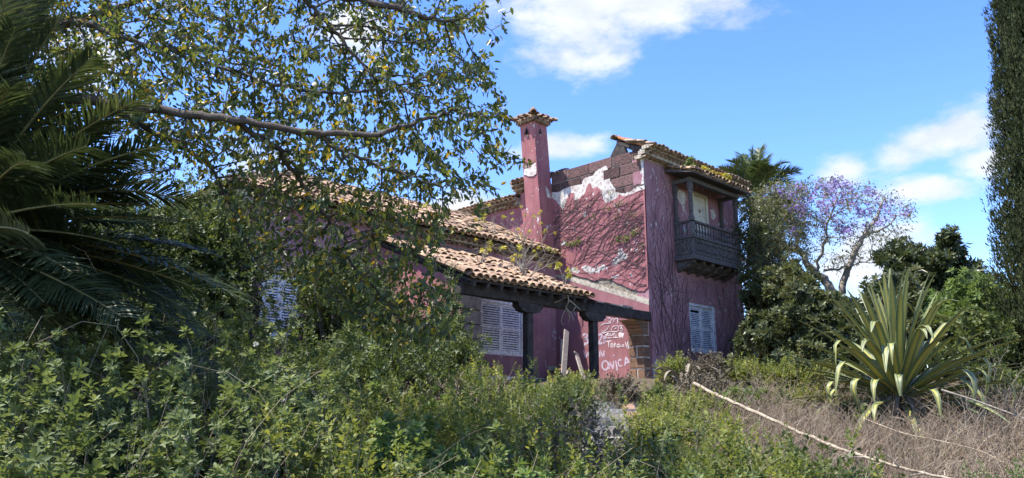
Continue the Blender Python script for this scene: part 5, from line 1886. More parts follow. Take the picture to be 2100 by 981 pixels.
v, f = tube(np.array([AB, AB + (0, 0, 0.4), AB + (0, 0, 0.6)]), np.array((0.16, 0.17, 0.10)), 10)
mesh_obj('stem', v, f, PALMT, ag)
for k in range(140):
    t = k / 139
    az = k * 2.39996 + rng.normal(0, 0.15)
    el = 1.52 - 1.75 * t ** 0.85 + rng.normal(0, 0.07)
    L = rng.uniform(1.8, 2.25) * (0.95 - 0.05 * t)
    if k == 0:
        el, L = 1.55, 2.1
    bend = 0.08 + rng.uniform(0.15, 0.75) * (0.3 + t)
    kink = (rng.uniform(0.5, 0.74), rng.uniform(1.3, 2.2) * (0.75 + 0.25 * math.cos(el))) if (rng.random() < 0.38 + 0.45 * t and k > 5) else None
    p0 = AB + np.array((math.cos(az), math.sin(az), 0)) * 0.10 * (0.3 + t) + np.array((0, 0, 0.62 - 0.30 * t))
    v, f, ac = strap(p0, az, el, L, rng.uniform(0.12, 0.15), bend, kink, wob=rng.normal(0, 1))
    mesh_obj('leaf', v, f, AGAVE, ag, rnd=np.full(len(f), rng.random()), across=ac, smooth=False)
for k in range(40):
    az = rng.uniform(0, 6.28)
    v, f, ac = strap(AB + np.array((math.cos(az), math.sin(az), 0)) * 0.12 + (0, 0, 0.45), az, rng.uniform(-0.3, 0.2), rng.uniform(0.6, 1.0), 0.07, rng.uniform(1.0, 1.7))
    mesh_obj('dead_leaf', v, f, DEADLEAF, ag)

# dead rosette and its fallen flower stalk
DB = at(1405, 800, 16.2)
DB[2] = float(gz_xy(DB[0], DB[1]))
dag = thing('dead_agave', DB, 'withered pale agave with curled leaves in front of the tower window', 'plant')
for k in range(20):
    az = rng.uniform(0, 6.28)
    v, f, ac = strap(DB + np.array((math.cos(az), math.sin(az), 0)) * 0.08 + (0, 0, 0.12), az, rng.uniform(0.7, 1.45), rng.uniform(0.7, 1.15), 0.075, rng.uniform(1.5, 3.2), n=15, thick=0.01)
    mesh_obj('leaf', v, f, DEADLEAF, dag)
sp_ = smooth_path([at(1424, 786, 14.6), at(1480, 815, 13.0), at(1560, 851, 11.6), at(1640, 886, 10.6), at(1720, 919, 9.8), at(1800, 946, 9.1), at(1870, 966, 8.6), at(1960, 985, 8.1)], 6)
sp_ += rng.normal(0, 0.006, sp_.shape)
v, f = tube(sp_, lerp_r(len(sp_), 0.032, 0.012) * (1 + 0.06 * np.sin(np.arange(len(sp_)) * 1.7)), 9)
st_ = [(v, f)]
for k in range(16):
    i = int(rng.integers(6, len(sp_) - 2))
    q = sp_[i] + rng.normal(0, 1, 3) * np.array((0.22, 0.22, 0.1)) * rng.uniform(0.3, 1) + (0, 0, 0.05)
    st_.append(tube(np.array([sp_[i], (sp_[i] + q) / 2 + rng.normal(0, 0.02, 3), q]), lerp_r(3, 0.011, 0.004), 9))
v, f = cat(st_)
tag(mesh_obj('fallen_flower_stalk', v, f, STALK, smooth=True), 'long bleached fallen stalk lying diagonally across the dry brush', 'stalk')
sp_ = smooth_path([at(1770, 858, 11.8), at(1850, 888, 11.0), at(1930, 905, 10.4), at(2010, 925, 10.0), at(2060, 950, 9.6)], 5)
v, f = tube(sp_, lerp_r(len(sp_), 0.009, 0.005), 6)
tag(mesh_obj('fallen_stick', v, f, TWIG, smooth=True), 'thin pale stick lying below the spiky rosette plant', 'stick')
sp_ = smooth_path([at(1930, 800, 12.2), at(2000, 822, 12.0), at(2110, 862, 11.6)], 5)
v, f = tube(sp_, lerp_r(len(sp_), 0.020, 0.013), 7)
tag(mesh_obj('fallen_branch', v, f, BARKP, smooth=True), 'straight grey branch leaning out to the right of the spiky rosette plant', 'branch')

# ------------------------------------------------------------------ dead vine on the tower
def wall_walk(s, z, ang, n, step, turn, lim):
    pts = [(s, z)]
    for _ in range(n):
        ang += rng.normal(0, turn)
        s += math.cos(ang) * step
        z += math.sin(ang) * step
        if not lim(s, z):
            break
        pts.append((s, z))
    return pts


def vine_mesh(walks, place, r0, name, parent):
    A, B, ra, rb = [], [], [], []
    for pts, r in walks:
        P = [place(*p) for p in pts]
        for i in range(len(P) - 1):
            t0, t1 = i / len(P), (i + 1) / len(P)
            A.append(P[i])
            B.append(P[i + 1])
            ra.append(r * (1 - 0.6 * t0))
            rb.append(r * (1 - 0.6 * t1))
    v, f = segs(np.array(A), np.array(B), np.array(ra), np.array(rb), 4)
    mesh_obj(name, v, f, VINE, parent)


vl = thing('climbing_vine', (XK - 0.02, 16.2, 6.0), 'dead creeper stems fanned across the sunny left face of the tower', 'vine')
lim_l = lambda s, z: YK + 0.02 < s < 16.5 and 4.95 + (s - YK) * 0.38 < z < 8.45
W_ = []
for k in range(230):
    if k < 150:
        s0 = rng.uniform(13.0, 16.45)
        z0 = 5.1 + (s0 - YK) * 0.38 + rng.uniform(0, 1.9)
        an = math.pi - rng.uniform(0.1, 1.1)
    elif k < 190:
        s0, z0, an = 16.45, rng.uniform(6.6, 8.2), math.pi - rng.uniform(-0.3, 0.7)
    else:
        s0, z0, an = YK + 0.05, rng.uniform(5.2, 8.2), rng.uniform(-0.8, 0.5)
    W_.append((wall_walk(s0, z0, an, int(rng.uniform(12, 44)), 0.07, 0.13, lim_l), rng.uniform(0.003, 0.0075)))
vine_mesh(W_, lambda s, z: (XK - 0.008 + rng.normal(0, 0.004), s, z), 0.01, 'stems', vl)
gp_, gd_ = [], []
for (u, v_, n_) in [(1285, 490, 60), (1302, 478, 50), (1270, 492, 40), (1170, 502, 40), (1190, 496, 40), (1180, 500, 40), (1245, 430, 20), (1272, 418, 20), (1215, 448, 16), (1208, 418, 12), (1268, 445, 14), (1300, 440, 12), (1315, 505, 10), (1255, 395, 10)]:
    y, z = onX(u, v_, XK)
    gp_.append(np.stack([np.full(n_, XK - 0.03) + rng.normal(0, 0.02, n_), y + rng.normal(0, 0.10, n_), z + rng.normal(0, 0.055, n_)], -1))
n_ = 320
y_ = rng.uniform(YK + 0.1, 16.4, n_)
gp_.append(np.stack([np.full(n_, XK - 0.02), y_, 5.3 + (y_ - YK) * 0.38 + rng.uniform(0, 2.4, n_)], -1))
gp_ = np.concatenate(gp_)
scatter_leaves('foliage', gp_, rand_dirs(len(gp_)) + np.array((-0.5, 0, 0)), np.where(np.arange(len(gp_)) < len(gp_) - 320, rng.uniform(0.04, 0.08, len(gp_)), rng.uniform(0.02, 0.045, len(gp_))), BRIGHT, vl)

vr = thing('climbing_vine', (19.2, YK - 0.02, 2.4), 'tangled dead creeper covering the shaded right face of the tower', 'vine')
hole = lambda s, z, h, m=0.02: h[0] - m < s < h[1] + m and h[2] - m < z < h[3] + m
lim_r = lambda s, z: not (hole(s, z, win_r, 0.0) and rng.random() < 0.5) and XK + 0.03 < s < XE - 0.03 and 2.0 < z < 9.0 and not hole(s, z, door_r, 0.03) and not (BX0 - 0.02 < s < BX1 + 0.02 and 5.8 < z < 6.95)
W_ = []
for k in range(210):
    q = rng.random()
    if q < 0.45:
        s0, z0 = rng.uniform(18.45, 23.6), rng.uniform(2.2, 3.6)
    elif q < 0.75:
        s0, z0 = rng.uniform(18.4, 20.6), rng.uniform(3, 7.5)
    else:
        s0, z0 = rng.uniform(18.45, 23.6), rng.uniform(3.5, 6.0)
    an = math.pi / 2 + rng.normal(0, 0.45)
    W_.append((wall_walk(s0, z0, an, int(rng.uniform(14, 60)), 0.075, 0.16, lim_r), rng.uniform(0.0032, 0.0075)))
for k in range(7):
    W_.append((wall_walk(rng.uniform(18.6, 19.8), 2.2, math.pi / 2 + rng.normal(0, 0.15), 75, 0.08, 0.07, lim_r), rng.uniform(0.010, 0.014)))
vine_mesh(W_, lambda s, z: (s, YK - 0.012 + rng.normal(0, 0.006), z), 0.01, 'stems', vr)
n_ = 420
s_ = np.concatenate([rng.normal(20.9, 0.6, 260), rng.uniform(18.6, 23.4, 160)])
z_ = np.concatenate([rng.normal(3.15, 0.35, 260), rng.uniform(2.4, 8.2, 160)])
m = (s_ > XK + .05) & (s_ < XE - .05)
pos = np.stack([s_, YK - 0.03 + rng.normal(0, 0.012, n_), z_], -1)[m]
scatter_leaves('withered_leaves', pos, rand_dirs(len(pos)) + np.array((0, -0.4, -0.5)), rng.uniform(0.03, 0.07, len(pos)), PALMDRY, vr)


# ------------------------------------------------------------------ plants growing on the roofs
def forked(base, n, h, spread, lean=(0, 0, 0)):
    """bare forking stems; returns segments and tips"""
    A, B, ra, rb, tips = [], [], [], [], []
    for _ in range(n):
        d = unit(rng.normal(0, spread, 3) * np.array((1, 1, 0.3)) + np.array((0, 0, 1.0)) + np.array(lean))
        st = [(np.array(base) + rng.normal(0, 0.04, 3) * np.array((1, 1, 0)), d, h * rng.uniform(0.4, 0.7), 0.013)]
        for lev in range(3):
            nx = []
            for p, dd, L, r in st:
                q = p
                for _k in range(3):
                    dd = unit(dd + rng.normal(0, 0.16, 3))
                    q2 = q + dd * L / 3
                    A.append(q)
                    B.append(q2)
                    ra.append(r)
                    rb.append(r * 0.88)
                    r *= 0.88
                    q = q2
                if lev == 2:
                    tips.append((q, dd))
                else:
                    for _k in range(2):
                        nx.append((q, unit(dd + rng.normal(0, 0.45, 3) + np.array((0, 0, 0.12))), L * rng.uniform(0.55, 0.85), r * 0.8))
            st = nx
    return np.array(A), np.array(B), np.array(ra), np.array(rb), tips


def roof_plant(base, n, h, spread, frac, label, mat=YELROS, ros=0.085, lean=(0, 0, 0), wood=BARKP):
    t = thing('succulent_plant', base, label, 'plant', 'succulents rooted in the roofs')
    A, B, ra, rb, tips = forked(base, n, h, spread, lean)
    v, f = segs(A, B, ra, rb, 4)
    mesh_obj('stems', v, f, wood, t)
    sel = [q for q in tips if rng.random() < frac]
    if sel:
        P = np.array([q[0] for q in sel])
        D = np.array([q[1] for q in sel]) + np.array((0, 0, 0.5))
        sprigs('rosettes', P, D, ros * rng.uniform(0.8, 1.3, len(P)), ROSE, mat, t)
    return t


def porch_z(y):
    return PZ + (y - PE) * (6.12 - PZ) / (YW - PE) + 0.1


def wing_z(y):
    return 6.62 + (y - 16.02) * ES + 0.1


for x, y, n, h, fr_, lab in [(13.75, 13.2, 12, 0.75, 0.10, 'large twiggy grey succulent near the edge of the porch roof'),
                             (14.3, 14.0, 11, 0.85, 0.12, 'tall twiggy succulent with yellow tops in the middle of the porch roof'),
                             (13.3, 14.4, 6, 0.7, 0.3, 'small yellow-topped succulent high on the porch roof at left'),
                             (15.0, 13.1, 4, 0.45, 0.5, 'yellow-flowered succulent at the broken right end of the porch roof'),
                             (15.1, 14.6, 6, 0.7, 0.3, 'sparse succulent under the wing eave on the porch roof')]:
    roof_plant((x, y, porch_z(y) - 0.04), n, h, 0.55, fr_, lab)
for x, y, n, h, fr_, lab in [(16.9, 16.5, 9, 0.8, 0.25, 'bushy succulent on the wing roof in front of the chimney'),
                             (17.6, 16.35, 5, 0.6, 0.45, 'yellow-green succulent on the wing roof at the foot of the chimney'),
                             (15.9, 16.7, 7, 0.75, 0.2, 'dry twiggy succulent on the wing roof left of the chimney'),
                             (13.6, 17.0, 3, 0.4, 0.6, 'small yellow-green succulent halfway along the wing roof')]:
    roof_plant((x, y, wing_z(y) - 0.04), n, h, 0.6, fr_, lab)
roof_plant((BX0 - 0.1, BY - 0.1, 8.84), 5, 0.26, 0.7, 0.95, 'green succulent at the near corner of the balcony roof', BRIGHT, 0.10)
for k, (x, lab, mt) in enumerate([(20.75, 'yellow succulent on the middle of the balcony roof', YELROS), (21.3, 'orange succulent on the balcony roof', ORAROS), (21.85, 'yellowish succulent toward the far end of the balcony roof', YELROS)]):
    roof_plant((x, BY + 0.02, 8.90), 6, 0.24, 0.9, 0.9, lab, mt, 0.085)

# branch caught on the porch beam
hb = at(1163, 598, 19.3)
t_ = thing('dry_branch', hb, 'pale dead branch dangling from the porch beam', 'branch')
bps = [[(1158, 592), (1166, 615), (1160, 632), (1153, 650), (1151, 660), (1156, 668)], [(1166, 615), (1182, 628), (1192, 638)], [(1160, 632), (1172, 645), (1176, 658)], [(1160, 632), (1168, 650), (1166, 662)], [(1164, 608), (1140, 620), (1130, 619)], [(1182, 628), (1176, 637), (1181, 647)]]
vf = []
for b_ in bps:
    p = smooth_path([at(u, v_, 19.2 + 0.1 * math.sin(i * 2 + u)) for i, (u, v_) in enumerate(b_)], 4)
    vf.append(tube(p, lerp_r(len(p), 0.022, 0.007), 5))
v, f = cat(vf)
mesh_obj('twigs', v, f, STALK, t_)

# planks and fallen rubble inside the porch
pl_ = [((16.6, 14.6, 2.5), (17.6, 15.3, 4.1), 'grey plank leaning in the porch corner'), ((17.1, 14.2, 2.5), (17.9, 15.2, 3.45), 'short tilted plank lying on the porch rubble'), ((17.5, 15.4, 2.5), (18.1, 15.9, 3.9), 'dark leaning plank against the porch back wall')]
for i, (a, b, lab) in enumerate(pl_):
    a, b = np.array(a), np.array(b)
    d = unit(b - a)
    s_ = unit(np.cross(d, (0.3, 1, 0.2)))
    o = MB().obox((a + b) / 2, d, s_, np.cross(d, s_), np.linalg.norm(b - a) / 2, 0.09, 0.018).build('plank', WOODG, None)
    tag(o, lab, 'plank', 'loose planks in the porch')
rb_ = thing('rubble_heap', (17.3, 15.2, 2.48), 'heap of fallen masonry in the back corner of the porch', 'rubble')
for k in range(26):
    p = np.array((17.2 + rng.normal(0, 0.45), 15.1 + rng.normal(0, 0.5), 2.5))
    hgt = max(0.06, 0.85 - 0.9 * math.hypot(p[0] - 17.5, p[1] - 15.4))
    q = unit(rng.normal(0, 1, 3))
    s_ = unit(np.cross(q, (0.3, 0.2, 1)))
    sz = rng.uniform(0.07, 0.2)
    MB().obox(p + (0, 0, hgt * rng.uniform(0.2, 1)), q, s_, np.cross(q, s_), sz, sz * 0.7, sz * 0.5).build('chunk', BRICK if k % 3 else RENDER, rb_)
# boundary wall stub right of the tower
gw = MB()
gw.prism([(XE + 0.004, 14.2, 2.0), (26.2, 14.2, 2.0), (26.2, 14.2, 3.5), (25.4, 14.2, 4.0), (XE + 0.004, 14.2, 4.75)], (0, 0.35, 0))
tag(gw.build('boundary_wall', RENDER), 'low sloping rubble wall beside the right foot of the tower', 'wall')

# garden steps and their kerb
sr = thing('garden_steps', W(9.4, 1.15, float(ground_z(9.4, 1.15))), 'overgrown pale garden steps climbing to the porch', 'steps')
for k in range(9):
    f_ = 9.4 + k * 0.62
    r_c = 0.122 * f_
    zt = float(ground_z(f_ + 0.2, r_c)) + 0.16
    ax = unit((R2, -R2, 0))
    ay = unit((R2, R2, 0))
    MB().obox(W(f_, r_c, zt - 0.12), ax, ay, (0, 0, 1), 0.46, 0.34, 0.12).build('step', STEPM, sr)
p0, p1 = W(9.0, 1.80, float(ground_z(9.0, 1.80)) - 0.12), W(14.6, 2.05, float(ground_z(14.6, 2.05)) + 0.15)
d = unit(p1 - p0)
s_ = unit(np.cross(d, (0, 0, 1)))
MB().obox((p0 + p1) / 2, d, s_, np.cross(s_, d), np.linalg.norm(p1 - p0) / 2, 0.10, 0.14).build('kerb', TERRA, sr)


# ------------------------------------------------------------------ thickets
def mound(u, vt, d, hw, front=None):
    top = at(u, vt, d)
    g = float(gz_xy(top[0], top[1]))
    h = max(0.35, top[2] - g)
    return np.array((top[0], top[1], g)), np.array((top[0], top[1], g + h * 0.38)), (hw, hw, h * 0.62), h


LEFT = [(30, 575, 7.6, .9), (130, 615, 7.2, .8), (240, 705, 6.8, .7), (330, 680, 8.2, .7), (420, 705, 8, .7), (510, 655, 9, .75), (575, 715, 8.4, .7),
        (60, 760, 5.8, .75), (200, 800, 5.6, .75), (350, 800, 6, .75), (470, 790, 6.5, .7), (600, 800, 7, .75),
        (40, 880, 4.6, .65), (170, 905, 4.4, .65), (330, 905, 4.6, .65), (480, 895, 5, .65), (620, 905, 5.5, .7), (-60, 700, 6.6, .8)]
PLACE_A = ['far left edge under the palm', 'left of the palm tips, with tall shoots', 'below the long drooping palm frond', 'under the low palm fronds, middle of the thicket', 'below the tip of the lowest palm frond', 'in front of the left wing window', 'right end of the upper row, below the wing window', 'second row at the left edge', 'second row, one fifth across the photo', 'second row below the palm fronds', 'second row, left of the green weeds', 'second row beside the first green weeds', 'bottom left corner', 'bottom edge next to the corner shrub', 'bottom edge, third from the left', 'bottom edge, fourth from the left', 'bottom edge where the green weeds begin', 'cut off by the left border']
for i, (u, vt, d, hw) in enumerate(LEFT):
    b_, c_, rad, h = mound(u, vt, d, hw)
    t = thing('flowering_shrub', b_, 'pale green leafy shrub ' + PLACE_A[i], 'shrub', 'shrubs of the lower left thicket')
    lb = lobes(c_, *rad, 26, 0.24)
    P, D = lobe_points(lb, 50)
    P = P + rng.normal(0, 0.05, P.shape)
    m = P[:, 2] > gz_xy(P[:, 0], P[:, 1])
    P, D = P[m], unit(D[m] * 0.7 + np.array((0, 0, 0.7)) + rng.normal(0, 0.3, D[m].shape))
    sprigs('foliage', P, D, (0.055, 0.072, 0.048)[i % 3] * rng.uniform(0.6, 1.4, len(P)), ROSE if d < 6.9 else ROSE3, (SHRUBA, SHRUBA, SHRUBA, SHRUBC, SHRUBA, SHRUBB)[i % 6], t)
    tips = np.array([q + rand_dirs(1)[0] * r * rng.uniform(0.4, 1.3) for q, r in lb for _ in range(3)])
    # long shoots standing clear of the mass
    ns = 16
    sh = c_ + np.stack([rng.normal(0, hw * 0.6, ns), rng.normal(0, hw * 0.6, ns), np.full(ns, h * 0.62) + rng.uniform(-0.05, 0.5, ns)], -1)
    v, f = stems_to(b_ + rng.normal(0, 0.15, (len(tips) + ns, 3)) * np.array((1, 1, 0)), np.concatenate([tips, sh]), 0.0055 * min(1, d / 9), 0.002 * min(1, d / 9), 6, 0.3)
    mesh_obj('stems', v, f, TWIG if i % 2 else BARK, t)
    sp = np.repeat(sh, 5, 0) - np.array((0, 0, 1.0)) * np.tile(np.arange(5) * 0.085, ns)[:, None] + rng.normal(0, 0.025, (ns * 5, 3))
    sprigs('shoots', sp, np.tile((0, 0, 1.0), (ns * 5, 1)) + rng.normal(0, 0.5, (ns * 5, 3)), rng.uniform(0.04, 0.07, ns * 5), ROSE, SHRUBA, t)
    nb = int(rng.integers(0, 3))
    for _ in range(nb):
        q = sh[int(rng.integers(0, ns))] + rng.normal(0, 0.05, 3) + (0, 0, 0.04)
        pd = rand_dirs(40)
        scatter_leaves('flower', q + pd * 0.006, pd, np.full(40, 0.013), PUFF, t, LEAF3_V, LEAF3_F, kind=None)

WING = [(700, 560, 14.6, 1.0), (790, 575, 15, .9), (880, 615, 15.2, .7), (650, 590, 14.6, .6), (730, 680, 13.2, 1.0), (850, 670, 13.2, .9), (650, 720, 11.5, .9),
        (470, 500, 14.2, .9), (370, 445, 15.2, 1.1), (450, 420, 16, .7), (330, 540, 12.5, 1.0), (430, 560, 13, .8), (560, 690, 12, .8), (940, 660, 14.6, .5), (270, 480, 14, 1.1), (200, 560, 12, 1.2), (920, 560, 16.3, .35), (905, 620, 15.8, .4), (60, 610, 14, 1.5), (-40, 560, 15, 1.6)]
PLACE_C = ['below the middle of the wing eave', 'left of the porch side wall', 'at the foot of the porch side wall', 'just right of the left wing window', 'low in front of the wing wall', 'below the porch roof verge', 'low, nearest the pale shrubs', 'at the near corner of the wing', 'highest, left of the wing corner', 'at the wing corner under the eave', 'behind the palm fronds', 'behind the lower palm fronds', 'below the left wing window', 'beside the porch stone pillar', 'far left behind the palm', 'left edge behind the palm crown', 'climbing the porch verge', 'thin, on the porch side wall', 'far back under the palm crown', 'far back at the left border']
for i, (u, vt, d, hw) in enumerate(WING):
    b_, c_, rad, h = mound(u, vt, d, hw)
    t = thing('climber_bush', b_, 'dark green small-leaved bush ' + PLACE_C[i], 'bush', 'dark thicket along the wing')
    lb = lobes(c_, *rad, 34, 0.28)
    P, D = lobe_points(lb, 19)
    m = (P[:, 2] > gz_xy(P[:, 0], P[:, 1])) & ~((P[:, 1] > YW - 0.05) & (P[:, 0] > XW - 0.05))
    P, D = P[m], unit(D[m] * 0.7 + np.array((0, 0, 0.2)) + rng.normal(0, 0.5, D[m].shape))
    sprigs('foliage', P, D, 0.29 * rng.uniform(0.7, 1.35, len(P)), SHOOT3, SHRUBC, t)
    tips = np.array([q + rand_dirs(1)[0] * r * rng.uniform(0.4, 1.2) for q, r in lb for _ in range(2)])
    m = ~((tips[:, 1] > YW - 0.05) & (tips[:, 0] > XW - 0.05))
    v, f = stems_to(b_ + rng.normal(0, 0.2, (m.sum(), 3)) * np.array((1, 1, 0)), tips[m], 0.016, 0.004)
    mesh_obj('stems', v, f, BARK, t)

MID = [(700, 840, 7.5, .9), (640, 775, 9.5, .8), (760, 775, 10, .9), (860, 765, 11, .9), (960, 770, 12, .9), (1030, 752, 13.4, .7), (1110, 768, 13.8, .7), (1000, 805, 10, .9), (900, 825, 9, .9),
       (1100, 830, 11, .8), (800, 885, 7, .9), (950, 895, 7.5, .8), (1080, 895, 8, .8), (1170, 900, 8.2, .6), (1165, 815, 12.6, .45), (720, 935, 5.5, .7), (880, 945, 5.8, .7), (1050, 945, 6.2, .7), (1200, 950, 6.6, .7), (1330, 915, 8.0, .7),
       (1400, 868, 10.8, .7), (1345, 812, 14.8, .35), (1445, 815, 15, .45), (1475, 925, 8.4, .6), (1530, 825, 14.4, .5), (1560, 965, 7.2, .6), (1400, 960, 6.2, .6), (1180, 795, 15.2, .35), (1360, 840, 12.2, .45), (1660, 960, 7.2, .5), (1320, 870, 10.5, .3), (1275, 815, 14.2, .25)]
MID += [(1470, 885, 10.6, .5), (1560, 930, 8.6, .5), (1660, 965, 7.6, .5), (1500, 975, 6.8, .6), (1600, 830, 14.6, .4), (1680, 850, 14.2, .4), (1780, 870, 13.0, .3), (1380, 782, 17.4, .3), (1450, 778, 17.4, .4), (1520, 782, 17.2, .4), (1600, 790, 17, .4), (1680, 800, 16.6, .4), (1020, 770, 12.6, .6), (1090, 745, 14.2, .5), (1150, 770, 14.6, .4), (980, 740, 13.8, .5), (1430, 830, 13.4, .4)]
KIND_W = {0: ([], [], []), 1: ([], [], []), 2: ([], [], []), 3: ([], [], []), 4: ([], [], [])}
tipm, basem = [], []
for i, (u, vt, d, hw) in enumerate(MID):
    b_, c_, rad, h = mound(u, vt + (44 if vt < 800 else 8) - rng.uniform(-15, 20), d, hw * rng.uniform(0.8, 1.15))
    kd = 0 if i % 5 in (0, 2, 3) else (1 if i % 5 == 1 else 2)
    if u > 1000 and vt < 790:
        kd = 0
    if i % 7 == 3:
        kd = 3
    if i % 9 == 4:
        kd = 4
    lb = lobes(c_, *rad, 30, 0.25)
    P, D = lobe_points(lb, (36, 42, 36, 20, 24)[kd])
    P = P + rng.normal(0, 0.05, P.shape)
    m = P[:, 2] > gz_xy(P[:, 0], P[:, 1])
    KIND_W[kd][0].append(P[m])
    KIND_W[kd][1].append(unit(D[m] * 0.6 + np.array((0, 0, 0.55)) + rng.normal(0, 0.4, D[m].shape)))
    ns = 26
    tp = c_ + np.stack([rng.normal(0, hw * 0.6, ns), rng.normal(0, hw * 0.6, ns), rad[2] * rng.uniform(0.5, 1.1, ns) + rng.uniform(0, 0.2, ns)], -1)
    tipm.append(tp)
    basem.append(np.tile(b_, (ns, 1)) + rng.normal(0, 0.25, (ns, 3)) * np.array((1, 1, 0)))
    q = np.repeat(tp, 3, 0) - rng.uniform(0, 0.35, (ns * 3, 1)) * np.array((0, 0, 1))
    KIND_W[kd][0].append(q)
    KIND_W[kd][1].append(unit(rng.normal(0, 0.4, q.shape) + np.array((0, 0, 1))))
# low weeds over the open ground
f_ = rng.uniform(4, 17, 2600)
u_ = rng.uniform(500, 1700, 2600)
q = np.array([W(a, (b - 1050) / FPX * a, 0) for a, b in zip(f_, u_)])
q[:, 2] = gz_xy(q[:, 0], q[:, 1])
clump = np.sin(q[:, 0] * 2.1) * np.cos(q[:, 1] * 1.7) + rng.normal(0, 0.5, len(q)) > -0.1
q = q[clump & ~((u_ > 1205) & (u_ < 1330) & (f_ > 9.2) & (f_ < 14.5) & (rng.random(2600) < 0.75))]
KIND_W[0][0].append(q)
KIND_W[0][1].append(unit(rng.normal(0, 0.5, q.shape) + np.array((0, 0, 1))))
for kd, nm, tm, mt, sz, lab in ((0, 'weeds', SHOOT3, SHRUBB, 0.20, 'fresh yellow-green weeds overgrowing the slope below the porch'),
                                (1, 'scrub', ROSE3, SHRUBA, 0.062, 'grey-green scrub mixed into the weeds below the porch'),
                                (4, 'withered_weeds', SHOOT3, PALMDRY, 0.26, 'withered brown weeds in patches among the green'),
                                (3, 'broadleaf_weeds', ROSEL, BRIGHT, 0.085, 'broad-leaved light green weeds in clumps below the porch'),
                                (2, 'ground_creeper', SHOOT3 + FINE[:2], SHRUBC, 0.24, 'darker green creeper patches among the weeds below the porch')):
    P, D = np.concatenate(KIND_W[kd][0]), np.concatenate(KIND_W[kd][1])
    print(nm, len(P))
    tag(sprigs(nm, P, D, sz * rng.uniform(0.5, 1.55, len(P)), tm, mt), lab, 'weeds', kind='stuff')
tipm, basem = np.concatenate(tipm), np.concatenate(basem)
v, f = stems_to(basem, tipm, 0.004, 0.0018, 4, 0.25)
tag(mesh_obj('weed_stems', v, f, TWIG), 'thin straw-coloured stems standing among the green weeds', 'stems', kind='stuff')

# long dry stems arching over everything
n_ = 520
f_ = rng.uniform(4.5, 15, n_)
u_ = rng.uniform(-20, 2100, n_)
b_ = np.array([W(a, (b - 1050) / FPX * a, 0) for a, b in zip(f_, u_)])
b_[:, 2] = gz_xy(b_[:, 0], b_[:, 1]) + 0.2
an = rng.uniform(0, 6.28, n_)
hl = rng.uniform(0.3, 1.0, n_)
tp = b_ + np.stack([np.cos(an) * hl, np.sin(an) * hl, rng.uniform(0.15, 0.75, n_)], -1)
v, f = stems_to(b_, tp, 0.0035 * np.clip(f_ / 9, 0.4, 1), 0.0014 * np.clip(f_ / 9, 0.4, 1), 10, 0.26)
tag(mesh_obj('dry_stems', v, f, TWIG), 'long pale dry stems arching through the undergrowth', 'stems', kind='stuff')

# dry brown brush on the right
n_ = 12000
tu = rng.uniform(1390, 2110, 420)
tf_ = rng.uniform(7.6, 14.5, 420)
ok = ~((tu < 1560) & (tf_ < 9))
tu, tf_ = tu[ok], tf_[ok]
k = rng.integers(0, len(tu), n_)
hk = rng.uniform(0.15, 0.8, len(tu)) ** 1.3
sk = rng.uniform(0.07, 0.22, len(tu))
a = tf_[k] + rng.normal(0, 1, n_) * sk[k]
r__ = (tu[k] - 1050) / FPX * tf_[k] + rng.normal(0, 1, n_) * sk[k]
b_ = np.stack([(a + r__) * R2, (a - r__) * R2, ground_z(a, r__)], -1)
hh = hk[k] * rng.uniform(0.5, 1.1, n_)
spr = (0.10 + 0.45 * hk[k])[:, None] * rng.normal(0, 0.75, (n_, 2))
tp = b_ + np.concatenate([spr, hh[:, None]], 1)
# the brush is pressed down where the stalk came to lie
us, vs_ = to_px(tp)
line = np.interp(us, [1424, 1480, 1560, 1640, 1720, 1800, 1870, 1960], [786, 815, 851, 886, 919, 946, 966, 985])
dl = np.interp(us, [1424, 1480, 1560, 1640, 1720, 1800, 1870, 1960], [14.6, 13.0, 11.6, 10.6, 9.8, 9.1, 8.6, 8.1])
okb = ~((us > 1420) & (us < 1965) & (vs_ < line + 10) & ((tp[:, 0] + tp[:, 1]) * R2 < dl + 0.05)) | (rng.random(n_) < 0.2)
b_, tp = b_[okb], tp[okb]
n_ = len(tp)
v, f = stems_to(b_, tp, 0.0062, 0.002, 3, 0.30)
tag(mesh_obj('dry_grass', v, f, DRYG), 'tangled dry brown grass and brush around the spiky rosette plant', 'grass', kind='stuff')
ng = 1500
a = rng.uniform(7.4, 15.5, ng)
ug = rng.uniform(1380, 2110, ng)
r__ = (ug - 1050) / FPX * a
q = np.stack([(a + r__) * R2, (a - r__) * R2, ground_z(a, r__)], -1)
keep_ = (np.sin(q[:, 0] * 1.9 + 1) * np.cos(q[:, 1] * 2.3) + rng.normal(0, 0.3, ng)) > 0.15
q = q[keep_]
tag(sprigs('low_weeds', q, unit(rng.normal(0, 0.5, q.shape) + np.array((0, 0, 1))), rng.uniform(0.15, 0.34, len(q)), SHOOT3 + FINE[:2], SHRUBB), 'scattered green weeds growing up through the dry brush', 'weeds', kind='stuff')
ns_ = 3500
kk = rng.integers(0, len(tp), ns_)
v, f = stems_to(b_[kk] + rng.normal(0, 0.05, (ns_, 3)) * np.array((1, 1, 0)), tp[kk] + rng.normal(0, 0.10, (ns_, 3)) + np.array((0, 0, 0.04)), 0.004, 0.0015, 3, 0.25)
tag(mesh_obj('straw', v, f, TWIG), 'pale straw mixed through the dry brown brush', 'grass', kind='stuff')
pos = tp[rng.integers(0, n_, 14000)] + rng.normal(0, 0.05, (14000, 3)) - np.array((0, 0, 1)) * rng.uniform(0, 0.3, (14000, 1))
o = scatter_leaves('dry_seed_heads', pos, rand_dirs(14000) + np.array((0, 0, 0.4)), rng.uniform(0.015, 0.035, 14000), PALMDRY, None, LEAF3_V, LEAF3_F)
tag(o, 'crumbled brown leaves and seed heads in the dry brush', 'grass', kind='stuff')


